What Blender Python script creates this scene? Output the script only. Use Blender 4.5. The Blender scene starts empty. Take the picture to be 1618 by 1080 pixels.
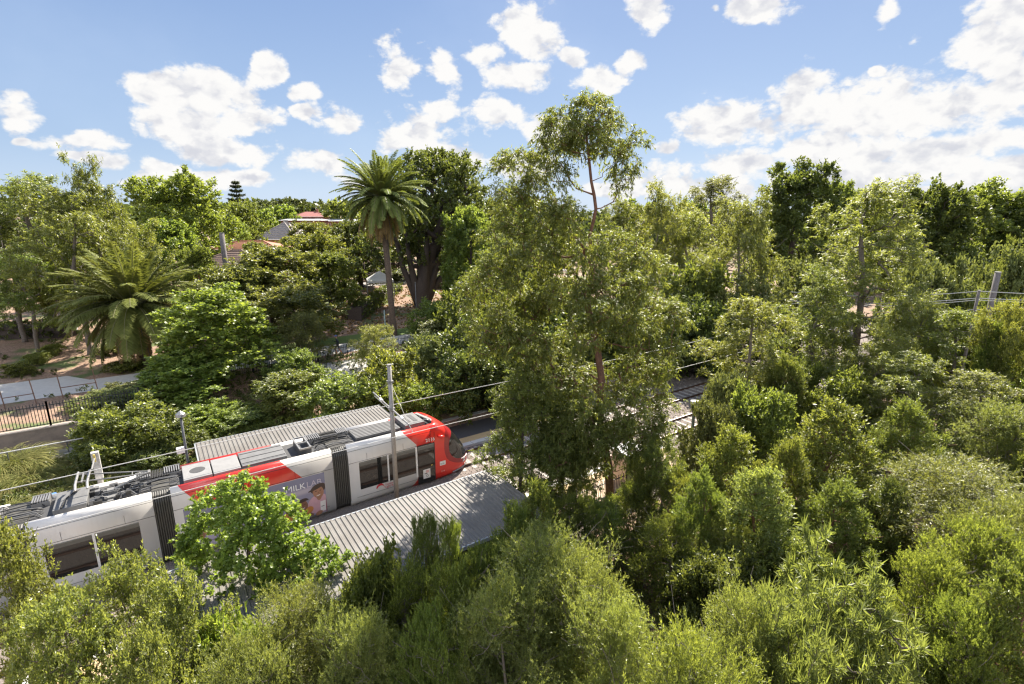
import bpy, math, random
import numpy as np
from mathutils import Vector, Matrix
from bpy_extras.object_utils import world_to_camera_view

S = bpy.context.scene
COL = S.collection
R = math.radians
# ------------------------------------------------------------------ camera, exposure
CAM_H = 14.1
PITCH = R(13.7)
cam_d = bpy.data.cameras.new("camera")
cam = bpy.data.objects.new("camera", cam_d); COL.objects.link(cam)
cam.location = (0, 0, CAM_H); cam.rotation_euler = (R(90) - PITCH, 0, 0)
cam_d.sensor_fit = 'HORIZONTAL'; cam_d.sensor_width = 36; cam_d.lens = 36 * 821.0 / 1618.0
cam_d.clip_start = 0.1; cam_d.clip_end = 6000
S.camera = cam
S.view_settings.view_transform = 'Standard'; S.view_settings.look = 'None'
S.view_settings.gamma = 1; S.view_settings.use_curve_mapping = False
S.view_settings.exposure = 1.56
S.cycles.max_bounces = 7; S.cycles.diffuse_bounces = 3; S.cycles.glossy_bounces = 3
S.cycles.transmission_bounces = 4; S.cycles.transparent_max_bounces = 6
S.cycles.caustics_reflective = False; S.cycles.caustics_refractive = False
S.cycles.sample_clamp_indirect = 3
S.cycles.use_denoising = True; S.cycles.denoiser = 'OPENIMAGEDENOISE'; S.cycles.denoising_input_passes = 'RGB_ALBEDO_NORMAL'; S.cycles.denoising_prefilter = 'ACCURATE'
S.cycles.pixel_filter_type = 'BLACKMAN_HARRIS'; S.cycles.filter_width = 1.3

# ------------------------------------------------------------------ photo ray helpers (image 1618 x 1080)
FPX = 821.0
def ray(px, py):
    r = (px - 809) / FPX; v = (540 - py) / FPX
    return Vector((r, math.cos(PITCH) + v * math.sin(PITCH), v * math.cos(PITCH) - math.sin(PITCH)))
def at_y(px, py, Y):
    d = ray(px, py); return d * (Y / d.y) + Vector((0, 0, CAM_H))
def at_z(px, py, z):
    d = ray(px, py); return d * ((z - CAM_H) / d.z) + Vector((0, 0, CAM_H))
def depth(p):
    return p.y * math.cos(PITCH) - (p.z - CAM_H) * math.sin(PITCH)
# railway frame: u along the track, n across it (away from the camera)
AZ = R(55.4)
DU = Vector((math.sin(AZ), math.cos(AZ), 0)); DN = Vector((-math.cos(AZ), math.sin(AZ), 0))
ROTZ = math.atan2(DU.y, DU.x)
def W(u, n, z=0.0): return DU * u + DN * n + Vector((0, 0, z))

# ------------------------------------------------------------------ sun and sky
SUN_AZ, SUN_EL = R(20), R(43)
sun_d = bpy.data.lights.new("sun", 'SUN'); sun_d.energy = 5.0; sun_d.angle = R(0.53); sun_d.color = (1.0, 0.93, 0.82)
sun = bpy.data.objects.new("sun", sun_d); COL.objects.link(sun)
sdir = Vector((math.sin(SUN_AZ) * math.cos(SUN_EL), math.cos(SUN_AZ) * math.cos(SUN_EL), math.sin(SUN_EL)))
sun.rotation_euler = sdir.to_track_quat('Z', 'Y').to_euler(); sun.location = (40, 100, 90)

class NT:
    """short helper for node trees"""
    def __init__(s, tree): s.t = tree; s.n = tree.nodes; s.l = tree.links
    def add(s, typ, ins=None, **kw):
        nd = s.n.new(typ)
        for k, v in kw.items(): setattr(nd, k, v)
        for k, v in (ins or {}).items():
            sk = nd.inputs[k]
            if isinstance(v, bpy.types.NodeSocket): s.l.new(v, sk)
            else: sk.default_value = v
        return nd
    def math(s, op, a, b=0.0, c=0.0, clamp=False):
        nd = s.n.new('ShaderNodeMath'); nd.operation = op; nd.use_clamp = clamp
        for i, v in enumerate((a, b, c)):
            if isinstance(v, bpy.types.NodeSocket): s.l.new(v, nd.inputs[i])
            else: nd.inputs[i].default_value = v
        return nd.outputs[0]
    def vmath(s, op, a, b=(0, 0, 0)):
        nd = s.n.new('ShaderNodeVectorMath'); nd.operation = op
        for i, v in enumerate((a, b)):
            if isinstance(v, bpy.types.NodeSocket): s.l.new(v, nd.inputs[i])
            else: nd.inputs[i].default_value = v
        return nd.outputs['Value'] if op in ('LENGTH', 'DOT_PRODUCT') else nd.outputs[0]
    def mix(s, f, a, b, mode='MIX'):
        nd = s.n.new('ShaderNodeMix'); nd.data_type = 'RGBA'; nd.blend_type = mode
        for i, v in ((0, f), (6, a), (7, b)):
            if isinstance(v, bpy.types.NodeSocket): s.l.new(v, nd.inputs[i])
            else: nd.inputs[i].default_value = v if i == 0 else (tuple(v) + (1,))[:4]
        return nd.outputs[2]
    def step(s, x, a, b):
        nd = s.add('ShaderNodeMapRange', {'From Min': a, 'From Max': b}, interpolation_type='SMOOTHSTEP')
        s.l.new(x, nd.inputs['Value']) if isinstance(x, bpy.types.NodeSocket) else None
        return nd.outputs[0]

world = bpy.data.worlds.new("World"); S.world = world; world.use_nodes = True
w = NT(world.node_tree); w.n.clear()
sky = w.add('ShaderNodeTexSky', sky_type='NISHITA', sun_disc=False, sun_elevation=SUN_EL, sun_rotation=SUN_AZ,
            altitude=50, air_density=1.0, dust_density=0.8, ozone_density=1.2)
SKY_STRENGTH = 0.075
tc = w.add('ShaderNodeTexCoord')
gdir = w.vmath('NORMALIZE', tc.outputs['Generated'])
sep = w.add('ShaderNodeSeparateXYZ', {0: gdir})
azn = w.math('ARCTAN2', sep.outputs[0], sep.outputs[1])
eln = w.math('ARCSINE', sep.outputs[2])
ae = w.add('ShaderNodeCombineXYZ', {0: azn, 1: eln}).outputs[0]
def cloud_dir(px, py):
    d = ray(px, py).normalized(); return math.atan2(d.x, d.y), math.asin(d.z)
# cumulus banks: direction of the centre and half sizes
CLOUDS = [(10, 170, 45, 48), (0, 140, 30, 30), (133, 224, 62, 24), (330, 145, 75, 48), (420, 108, 32, 30), (275, 140, 48, 30), (300, 195, 75, 30), (395, 185, 55, 28),
          (345, 235, 80, 34), (265, 270, 50, 16), (385, 278, 50, 16), (235, 285, 55, 12), (540, 195, 36, 24), (500, 265, 60, 24), (640, 220, 75, 34), (575, 290, 60, 14),
          (700, 255, 80, 26), (625, 118, 38, 34), (695, 115, 36, 30), (690, 172, 34, 20), (760, 85, 36, 18), (830, 60, 62, 38), (815, 118, 52, 22), (788, 182, 56, 21),
          (900, 92, 28, 14), (948, 124, 32, 18), (1022, 25, 32, 26), (1000, 96, 18, 20), (1185, 8, 75, 30), (1120, 20, 18, 10), (1390, 25, 25, 24), (1275, 130, 38, 34),
          (1185, 195, 90, 42), (1260, 165, 50, 30), (1385, 120, 16, 9), (1050, 232, 26, 13), (1040, 280, 75, 30), (1180, 258, 70, 30), (1310, 232, 100, 34), (1380, 178, 90, 50),
          (1470, 160, 120, 50), (1570, 70, 95, 75), (1610, 20, 90, 60), (1600, 140, 90, 60), (1540, 225, 100, 30), (1450, 262, 130, 22), (1600, 275, 100, 30), (1300, 285, 140, 24),
          (1140, 300, 120, 22), (880, 200, 60, 22), (980, 300, 90, 16), (480, 145, 28, 14), (490, 180, 16, 12), (820, 270, 80, 22), (40, 222, 22, 10), (1500, 310, 160, 18), (160, 255, 45, 10), (340, 280, 60, 14),
          (1750, 120, 120, 90), (1900, 200, 200, 60), (-150, 180, 90, 50), (-350, 120, 150, 60), (760, -160, 130, 60), (1300, -200, 180, 80), (350, -220, 150, 60)]
FILL_BANKS = [(R(150), R(25), .5, .22), (R(-150), R(30), .55, .25), (R(178), R(50), .6, .25), (R(-110), R(40), .4, .22), (R(100), R(45), .35, .2), (R(-60), R(60), .5, .2), (R(-178), R(12), .6, .12)]  # out-of-view banks behind and above the camera, added to fill the shade
nz = w.add('ShaderNodeVectorMath', {0: gdir, 1: (1, 1, 1.5)}, operation='MULTIPLY').outputs[0]
warp = w.add('ShaderNodeTexNoise', {'Vector': nz, 'Scale': 9.0, 'Detail': 2.0, 'Roughness': .5})
wv = w.vmath('MULTIPLY', w.vmath('SUBTRACT', warp.outputs['Color'], (.5, .5, .5)), (.09, .05, 0))
aw = w.vmath('ADD', ae, wv)
field = None
banks = []
for (px, py, rx, ry) in CLOUDS:
    a, e = cloud_dir(px, py); k = FPX * (1 + ((px - 809) / FPX) ** 2 * .6)
    banks.append((a, e, rx * 1.15 / k, ry * 1.25 / k))
for (a, e, sx_, sy_) in banks + FILL_BANKS:
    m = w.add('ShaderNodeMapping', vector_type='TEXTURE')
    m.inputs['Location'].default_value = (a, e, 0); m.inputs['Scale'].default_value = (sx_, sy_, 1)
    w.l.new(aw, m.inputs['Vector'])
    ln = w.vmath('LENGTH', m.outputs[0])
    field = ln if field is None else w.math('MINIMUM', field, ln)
inside = w.math('SUBTRACT', 1.0, field)                           # 1 in a bank's heart, 0 on its rim
wob = w.add('ShaderNodeTexNoise', {'Vector': nz, 'Scale': 24.0, 'Detail': 4.0, 'Roughness': .6}).outputs['Color']
nw = w.vmath('ADD', nz, w.vmath('MULTIPLY', w.vmath('SUBTRACT', wob, (.5, .5, .5)), (.045, .045, .045)))
def puff(vec, det):                                              # cauliflower billows
    v = w.add('ShaderNodeTexVoronoi', {'Vector': vec, 'Scale': 21.0, 'Detail': det, 'Roughness': .55, 'Lacunarity': 2.2}, feature='F1', normalize=True)
    return w.math('SUBTRACT', 1.0, v.outputs['Distance'])
n1 = w.add('ShaderNodeTexNoise', {'Vector': nz, 'Scale': 9.0, 'Detail': 9.0, 'Roughness': .6, 'Lacunarity': 2.1}).outputs['Fac']
pf = puff(nw, 2.0); pf2 = puff(w.vmath('ADD', nw, (.010, .012, .036)), 1.0)
dens = w.math('ADD', w.math('MULTIPLY', inside, .54), w.math('ADD', w.math('MULTIPLY', w.math('SUBTRACT', n1, .5), 1.25), w.math('MULTIPLY', w.math('SUBTRACT', pf, .62), .75)))
mask = w.step(dens, 0.13, 0.33)
thin = w.math('MULTIPLY', w.step(w.add('ShaderNodeTexNoise', {'Vector': nz, 'Scale': 3.2, 'Detail': 5.0}).outputs['Fac'], .45, .8), .12)
relief = w.math('MULTIPLY', w.math('SUBTRACT', pf, pf2), 1.5)
core = w.step(dens, .25, .95)
shade = w.math('ADD', w.math('SUBTRACT', .98, w.math('MULTIPLY', core, .22)), relief)
shade = w.math('MINIMUM', w.math('MAXIMUM', shade, 0.50), 1.12)
ccol = w.mix(w.step(shade, .55, 1.05), (0.70, 0.715, 0.78), (1.0, 0.99, 0.975))
skyc = w.add('ShaderNodeVectorMath', {0: sky.outputs[0], 1: (SKY_STRENGTH,) * 3}, operation='MULTIPLY').outputs[0]
clear = w.mix(w.step(eln, -.02, .55), (.145, .196, .276), (.064, .109, .216))    # clear air: pale at the horizon, blue overhead
skyt = w.mix(.90, skyc, clear)
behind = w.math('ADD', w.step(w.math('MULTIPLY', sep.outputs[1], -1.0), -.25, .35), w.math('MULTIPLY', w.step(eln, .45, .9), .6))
lit = w.math('ADD', .335, w.math('MULTIPLY', behind, .8))                        # extra brightness added to unseen banks behind and overhead, as fill light
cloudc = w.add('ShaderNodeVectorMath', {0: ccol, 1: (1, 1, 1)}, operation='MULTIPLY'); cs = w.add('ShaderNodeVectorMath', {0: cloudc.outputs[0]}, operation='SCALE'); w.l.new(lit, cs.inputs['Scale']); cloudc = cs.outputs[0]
hz = w.math('MULTIPLY', w.math('SUBTRACT', 1.0, w.step(eln, 0.0, .12)), .3)
skyh = w.mix(hz, skyt, (.30, .34, .39))
skyh = w.mix(thin, skyh, (.30, .34, .40))
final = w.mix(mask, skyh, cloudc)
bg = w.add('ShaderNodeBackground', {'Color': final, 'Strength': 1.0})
wo = w.add('ShaderNodeOutputWorld', {'Surface': bg.outputs[0]})
world.cycles.sampling_method = 'MANUAL'; world.cycles.sample_map_resolution = 512

# ------------------------------------------------------------------ tagging
def tag(o, label=None, cat=None, group=None, kind=None):
    if label: o['label'] = label
    if cat: o['category'] = cat
    if group: o['group'] = group
    if kind: o['kind'] = kind
    return o
def thing(name, label, cat, loc=(0, 0, 0), rz=0.0, group=None):
    o = bpy.data.objects.new(name, None); COL.objects.link(o)
    o.location = loc; o.rotation_euler = (0, 0, rz); o.empty_display_size = .3
    return tag(o, label, cat, group)
def link_mesh(name, me, parent=None):
    o = bpy.data.objects.new(name, me); COL.objects.link(o)
    if parent: o.parent = parent
    return o

# ------------------------------------------------------------------ materials
def mat(name, col, rough=.6, metal=0.0, noise=None, spec=.5, bump=0.0, obj=True):
    """plain procedural surface: base colour broken by noise (scale, amount, second colour)"""
    m = bpy.data.materials.new(name); m.use_nodes = True
    t = NT(m.node_tree); b = t.n['Principled BSDF']
    b.inputs['Roughness'].default_value = rough; b.inputs['Metallic'].default_value = metal
    b.inputs['Specular IOR Level'].default_value = spec
    c = tuple(col) + (1,)
    if noise is None: noise = (6.0, .35, tuple(x * .7 for x in col))
    tcn = t.add('ShaderNodeTexCoord').outputs['Object']
    n = t.add('ShaderNodeTexNoise', {'Vector': tcn, 'Scale': noise[0], 'Detail': 6.0, 'Roughness': .65})
    f = t.math('MULTIPLY', t.step(n.outputs['Fac'], .35, .7), noise[1])
    t.l.new(t.mix(f, col, noise[2]), b.inputs['Base Color'])
    if bump:
        bp = t.add('ShaderNodeBump', {'Strength': bump, 'Distance': .02, 'Height': n.outputs['Fac']})
        t.l.new(bp.outputs[0], b.inputs['Normal'])
    return m
def leaf_mat(name, dark, light, tip=None, trans=.55, gloss=.10, tipamt=.55, tcol=(1.75, 1.66, .72), rough=.5):
    kr = .6 if name == 'leaf_plane' else .68 if name not in ('leaf_dead', 'leaf_orange', 'leaf_tussock') else 0          # greens of this park lean to yellow
    dark, light, tip = [c and (c[0] * (1 - kr) + .84 * c[1] * kr, c[1] * .98, c[2] * (1 - kr) + .30 * c[1] * kr) for c in (dark, light, tip)]
    m = bpy.data.materials.new(name); m.use_nodes = True
    t = NT(m.node_tree); t.n.clear()
    av = t.add('ShaderNodeAttribute', attribute_name='v').outputs['Fac']
    at = t.add('ShaderNodeAttribute', attribute_name='t').outputs['Fac']
    oi = t.add('ShaderNodeObjectInfo').outputs['Random']
    c = t.mix(av, dark, light)
    if tip: c = t.mix(t.math('MULTIPLY', at, tipamt), c, tip)
    hs = t.add('ShaderNodeHueSaturation', {'Color': c, 'Hue': t.math('ADD', .49, t.math('MULTIPLY', oi, .02)), 'Value': t.math('ADD', .88, t.math('MULTIPLY', oi, .26))})
    c = hs.outputs[0]
    ct = t.mix(1.0, c, tcol, 'MULTIPLY')
    d = t.add('ShaderNodeBsdfDiffuse', {'Color': c})
    tr = t.add('ShaderNodeBsdfTranslucent', {'Color': ct})
    mx = t.add('ShaderNodeMixShader', {0: trans, 1: d.outputs[0], 2: tr.outputs[0]})
    g = t.add('ShaderNodeBsdfGlossy', {'Color': (1, 1, .92, 1), 'Roughness': rough})
    fr = t.add('ShaderNodeFresnel', {'IOR': 1.42})
    mx2 = t.add('ShaderNodeMixShader', {0: t.math('MULTIPLY', fr.outputs[0], gloss * .8), 1: mx.outputs[0], 2: g.outputs[0]})
    t.add('ShaderNodeOutputMaterial', {'Surface': mx2.outputs[0]})
    return m

LM = {}
def LMAT(k, *a, **kw): LM[k] = leaf_mat('leaf_' + k, *a, **kw)
LMAT('gum', (0.083, 0.129, 0.029), (0.189, 0.234, 0.053), (0.393, 0.286, 0.067))
LMAT('gum_pale', (0.129, 0.167, 0.048), (0.258, 0.286, 0.087), (0.333, 0.319, 0.120))
LMAT('gum_yellow', (0.141, 0.162, 0.038), (0.270, 0.264, 0.066), (0.459, 0.337, 0.095), tipamt=.7)
LMAT('bright', (0.083, 0.155, 0.026), (0.172, 0.267, 0.040), (0.282, 0.327, 0.053))
LMAT('mid', (0.073, 0.136, 0.034), (0.163, 0.237, 0.054), (0.274, 0.309, 0.080))
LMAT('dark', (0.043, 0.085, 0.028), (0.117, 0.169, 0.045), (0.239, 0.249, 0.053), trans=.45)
LMAT('olive', (0.103, 0.117, 0.042), (0.205, 0.207, 0.076), (0.291, 0.214, 0.091))
LMAT('grey', (0.106, 0.131, 0.066), (0.206, 0.225, 0.121), (0.275, 0.275, 0.165), trans=.32)
LMAT('yellow', (.075, .110, .020), (.215, .250, .040), (.42, .42, .08), tipamt=.8)
LMAT('tea', (0.133, 0.167, 0.067), (0.251, 0.275, 0.110), (0.399, 0.366, 0.161))
LMAT('feather', (0.138, 0.163, 0.066), (0.244, 0.256, 0.116), (0.325, 0.312, 0.154))
LMAT('plane', (0.084, 0.177, 0.024), (0.211, 0.338, 0.045), (0.338, 0.439, 0.074), trans=.55, gloss=.07)
LMAT('pale', (0.111, 0.147, 0.046), (0.251, 0.280, 0.111), (0.443, 0.368, 0.169), gloss=.12)
LMAT('oleander', (0.081, 0.130, 0.051), (0.195, 0.244, 0.108), (0.423, 0.455, 0.229), gloss=.05, rough=.5)
LMAT('palm', (0.100, 0.141, 0.039), (0.222, 0.262, 0.071), (0.302, 0.302, 0.089), gloss=.12, trans=.3)
LMAT('dead', (0.200, 0.131, 0.061), (0.375, 0.256, 0.121), None, trans=.25)
LMAT('pine', (0.027, 0.048, 0.024), (0.062, 0.088, 0.039), None, trans=.2)
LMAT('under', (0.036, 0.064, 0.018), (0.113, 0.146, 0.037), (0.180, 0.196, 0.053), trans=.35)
LMAT('tussock', (0.094, 0.125, 0.031), (0.219, 0.231, 0.077), (0.425, 0.350, 0.154), trans=.35)
LMAT('far', (0.050, 0.077, 0.033), (0.112, 0.138, 0.053), None, trans=.3)
LMAT('fig', (.060, .086, .026), (.145, .170, .048), (.17, .17, .05), trans=.42)
LMAT('orange', (.16, .09, .03), (.34, .17, .045), None)
BK = {'grey': mat('bark_grey', (.20, .165, .135), .9, noise=(14, .8, (.09, .07, .055)), bump=.6),
      'red': mat('bark_red', (.21, .105, .065), .9, noise=(10, .8, (.10, .05, .035)), bump=.6),
      'dark': mat('bark_dark', (.085, .062, .05), .9, noise=(12, .8, (.04, .03, .025)), bump=.6),
      'palm': mat('bark_palm', (.15, .105, .075), .95, noise=(9, .8, (.06, .042, .03)), bump=.8)}

# ------------------------------------------------------------------ mesh builder
class MB:
    def __init__(s): s.v = []; s.f = []; s.m = []
    def quad(s, a, b, c, d, m=0):
        i = len(s.v); s.v += [tuple(a), tuple(b), tuple(c), tuple(d)]; s.f.append((i, i + 1, i + 2, i + 3)); s.m.append(m); return s
    def poly(s, pts, m=0):
        i = len(s.v); s.v += [tuple(p) for p in pts]; s.f.append(tuple(range(i, i + len(pts)))); s.m.append(m); return s
    def box(s, x0, x1, y0, y1, z0, z1, m=0):
        i = len(s.v)
        s.v += [(x, y, z) for z in (z0, z1) for y in (y0, y1) for x in (x0, x1)]
        for q in ((0, 2, 3, 1), (4, 5, 7, 6), (0, 1, 5, 4), (2, 6, 7, 3), (0, 4, 6, 2), (1, 3, 7, 5)):
            s.f.append(tuple(i + k for k in q)); s.m.append(m)
        return s
    def obox(s, p0, p1, w_, h, m=0):
        """bar from p0 to p1, w_ wide (horizontal) and h high"""
        p0 = Vector(p0); p1 = Vector(p1); d = (p1 - p0).normalized()
        sd = d.cross(Vector((0, 0, 1)))
        sd = Vector((1, 0, 0)) if sd.length < 1e-4 else sd.normalized()
        up = sd.cross(d).normalized(); i = len(s.v)
        for p in (p0, p1):
            for a, b in ((-1, -1), (1, -1), (1, 1), (-1, 1)):
                s.v.append(tuple(p + sd * (a * w_ / 2) + up * (b * h / 2)))
        for q in ((0, 1, 2, 3), (7, 6, 5, 4), (0, 4, 5, 1), (1, 5, 6, 2), (2, 6, 7, 3), (3, 7, 4, 0)):
            s.f.append(tuple(i + k for k in q)); s.m.append(m)
        return s
    def tube(s, p0, p1, r0, r1=None, k=8, m=0):
        return s.path([p0, p1], [r0, r0 if r1 is None else r1], k, m)
    def path(s, pts, rs, k=8, m=0):
        pts = [Vector(p) for p in pts]
        if not isinstance(rs, (list, tuple)): rs = [rs] * len(pts)
        i = len(s.v); prev = None
        for j, p in enumerate(pts):
            d = (pts[min(j + 1, len(pts) - 1)] - pts[max(j - 1, 0)]).normalized()
            if prev is None:
                a = d.cross(Vector((0, 0, 1)));  a = Vector((1, 0, 0)) if a.length < 1e-3 else a.normalized()
            else: a = (prev - d * prev.dot(d)).normalized()
            prev = a; b = d.cross(a)
            for q in range(k):
                an = 2 * math.pi * q / k
                s.v.append(tuple(p + (a * math.cos(an) + b * math.sin(an)) * rs[j]))
        for j in range(len(pts) - 1):
            for q in range(k):
                s.f.append((i + j * k + q, i + j * k + (q + 1) % k, i + (j + 1) * k + (q + 1) % k, i + (j + 1) * k + q)); s.m.append(m)
        s.f.append(tuple(i + q for q in reversed(range(k)))); s.m.append(m)
        e = i + (len(pts) - 1) * k; s.f.append(tuple(e + q for q in range(k))); s.m.append(m)
        return s
    def extrude_x(s, prof, xs, m=0, caps=True):
        """closed profile [(y,z)] swept along x; xs = list of x or (x, scale)"""
        i = len(s.v); n = len(prof)
        for x in xs:
            sc = 1.0
            if isinstance(x, tuple): x, sc = x
            s.v += [(x, y * sc, z) for (y, z) in prof]
        for j in range(len(xs) - 1):
            for q in range(n):
                s.f.append((i + j * n + q, i + j * n + (q + 1) % n, i + (j + 1) * n + (q + 1) % n, i + (j + 1) * n + q)); s.m.append(m)
        if caps:
            s.f.append(tuple(i + q for q in reversed(range(n)))); s.m.append(m)
            e = i + (len(xs) - 1) * n; s.f.append(tuple(e + q for q in range(n))); s.m.append(m)
        return s
    def build(s, name, mats, parent=None, smooth=False, bevel=0, norm=True):
        me = bpy.data.meshes.new(name); me.from_pydata(s.v, [], s.f)
        if not isinstance(mats, (list, tuple)): mats = [mats]
        for q in mats: me.materials.append(q)
        me.polygons.foreach_set('material_index', s.m)
        if norm:
            import bmesh
            b = bmesh.new(); b.from_mesh(me); bmesh.ops.recalc_face_normals(b, faces=b.faces); b.to_mesh(me); b.free()
        if smooth: me.polygons.foreach_set('use_smooth', [True] * len(me.polygons))
        me.update()
        o = link_mesh(name, me, parent)
        if bevel:
            bv = o.modifiers.new('bevel', 'BEVEL'); bv.width = bevel; bv.segments = 2; bv.limit_method = 'ANGLE'
        return o

# ------------------------------------------------------------------ terrain
def sstep(x, a, b):
    t = min(max((x - a) / (b - a), 0), 1); return t * t * (3 - 2 * t)
NPROF = [(-400, 1.2), (0, 1.0), (8, .6), (13, .15), (14.6, 0), (29.0, 0), (29.5, .75), (35.3, .85), (38.2, .85), (42.5, 2.0), (53, 2.0), (70, 3.0), (100, 4.2), (200, 6.0), (3000, 6.0)]
def ground(x, y):
    u = x * DU.x + y * DU.y; n = x * DN.x + y * DN.y
    z = 6.0
    for (a, za), (b, zb) in zip(NPROF, NPROF[1:]):
        if n < b:
            z = za + (zb - za) * max(0, (n - a) / (b - a)); break
    if n > 38 and u < -1:                          # cut behind the retaining wall on the left
        z += (2.22 - z) * sstep(n, 38.1, 38.3) * (1 - sstep(n, 41, 44)) * sstep(-u, 1, 3)
    d = math.hypot(x, y)
    z += 7.5 * sstep(d, 110, 330) * sstep(-x / max(d, 1), -.35, .25)
    return z

def grid_mesh(us, ns, name, material):
    v = []; f = []
    for n in ns:
        for u in us:
            p = W(u, n); v.append((p.x, p.y, ground(p.x, p.y)))
    L = len(us)
    for j in range(len(ns) - 1):
        for i in range(L - 1):
            a = j * L + i; f.append((a, a + 1, a + L + 1, a + L))
    me = bpy.data.meshes.new(name); me.from_pydata(v, [], f); me.materials.append(material)
    o = link_mesh(name, me); return o
def graded(lo, hi, fine_lo, fine_hi, st):
    xs = list(np.arange(fine_lo, fine_hi, st)); d = st; x = fine_hi
    while x < hi: xs.append(x); d *= 1.25; x += d
    xs.append(hi); d = st; x = fine_lo - st
    while x > lo: xs.insert(0, x); d *= 1.25; x -= d
    xs.insert(0, lo); return xs

def ground_mat():
    m = bpy.data.materials.new('mulch_ground'); m.use_nodes = True
    t = NT(m.node_tree); b = t.n['Principled BSDF']; b.inputs['Roughness'].default_value = .95
    tcn = t.add('ShaderNodeTexCoord').outputs['Object']
    n1 = t.add('ShaderNodeTexNoise', {'Vector': tcn, 'Scale': .35, 'Detail': 6.0, 'Roughness': .6}).outputs['Fac']
    n2 = t.add('ShaderNodeTexNoise', {'Vector': tcn, 'Scale': 7.0, 'Detail': 7.0, 'Roughness': .7}).outputs['Fac']
    c = t.mix(t.step(n2, .35, .65), (.17, .10, .065), (.34, .225, .155))
    g = t.mix(n2, (.05, .085, .02), (.14, .17, .05))
    c = t.mix(t.step(t.math('ADD', n1, t.math('MULTIPLY', t.math('SUBTRACT', n2, .5), .3)), .50, .62), c, g)
    t.l.new(c, b.inputs['Base Color'])
    t.l.new(t.add('ShaderNodeBump', {'Strength': .8, 'Distance': .05, 'Height': n2}).outputs[0], b.inputs['Normal'])
    return m
M_GROUND = ground_mat()
us = graded(-2500, 2500, -40, 70, 1.0)
ns = graded(-60, 3000, 26, 46, .4)
ns = sorted(set([round(x, 3) for x in ns] + [29.0, 29.5, 38.1, 38.15, 38.3]))
gr = grid_mesh(us, ns, 'ground', M_GROUND); tag(gr, kind='structure')

def sheet(name, pts, dz, material, res=1.2):
    """a thin sheet laid over the terrain inside a polygon strip given as [(u,n_lo,n_hi)]"""
    v = []; f = []
    K = 6
    for (u, n0, n1) in pts:
        for k in range(K + 1):
            p = W(u, n0 + (n1 - n0) * k / K); v.append((p.x, p.y, ground(p.x, p.y) + dz))
    for i in range(len(pts) - 1):
        for k in range(K):
            a = i * (K + 1) + k; f.append((a, a + 1, a + K + 2, a + K + 1))
    me = bpy.data.meshes.new(name); me.from_pydata(v, [], f); me.materials.append(material)
    return tag(link_mesh(name, me), kind='structure')
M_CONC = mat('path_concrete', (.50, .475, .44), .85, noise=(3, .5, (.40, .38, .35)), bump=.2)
M_ASPH = mat('asphalt', (.055, .053, .055), .9, noise=(25, .6, (.085, .08, .078)), bump=.3)
M_LAWN = mat('lawn_grass', (.085, .13, .025), .95, noise=(9, .8, (.13, .17, .045)), bump=.8)
M_BALLAST = mat('ballast_stone', (.25, .205, .175), .95, noise=(22, .95, (.08, .065, .055)), bump=1.0)
rg = lambda a, b, s=1.5: list(np.arange(a, b + .01, s))
path_n = lambda u: 45.6 + .07 * max(u, 0) * .5
sheet('footpath', [(u, path_n(u), path_n(u) + 3.4 + (2.2 if u < -6 else 0)) for u in rg(-50, 60)], .03, M_CONC)
sheet('lawn', [(u, path_n(u) + 3.6, path_n(u) + 3.6 + (3.0 if u > 0 else .3)) for u in rg(-2, 60)], .02, M_LAWN)
sheet('road', [(u, 66, 72) for u in rg(-70, -6)], .04, mat('road_bitumen', (.30, .27, .25), .9))
sheet('side_road', [(u, 79, 83) for u in rg(12, 70)], .04, mat('road_concrete', (.36, .33, .30), .9))
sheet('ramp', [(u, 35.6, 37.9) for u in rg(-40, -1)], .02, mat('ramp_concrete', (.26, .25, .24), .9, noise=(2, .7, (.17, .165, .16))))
sheet('lower_path', [(u, 39.6, 43.4) for u in rg(8, 30)], .03, M_CONC)

# ------------------------------------------------------------------ railway corridor (local frame: x = along track u, y = across n)
def rail_empty(name, label, cat, u=0, n=0, z=0, group=None): return thing(name, label, cat, W(u, n, z), ROTZ, group)
def rail_struct(mb, name, m, **kw):
    o = mb.build(name, m, **kw); o.rotation_euler = (0, 0, ROTZ); return tag(o, kind='structure')
b = MB()
for u0, u1 in zip(rg(-45, 118, 3), rg(-42, 121, 3)):
    for (n0, z0), (n1, z1) in zip([(14.9, .02), (18.9, .03), (19.3, .14), (22.0, .15), (22.4, .10), (22.8, .15), (26.0, .16), (26.8, .05), (29.2, .05)], [(18.9, .03), (19.3, .14), (22.0, .15), (22.4, .10), (22.8, .15), (26.0, .16), (26.8, .05), (29.2, .05), (29.3, .02)]):
        b.quad((u0, n0, z0), (u1, n0, z0), (u1, n1, z1), (u0, n1, z1))
rail_struct(b, 'ballast', M_BALLAST)
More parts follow.
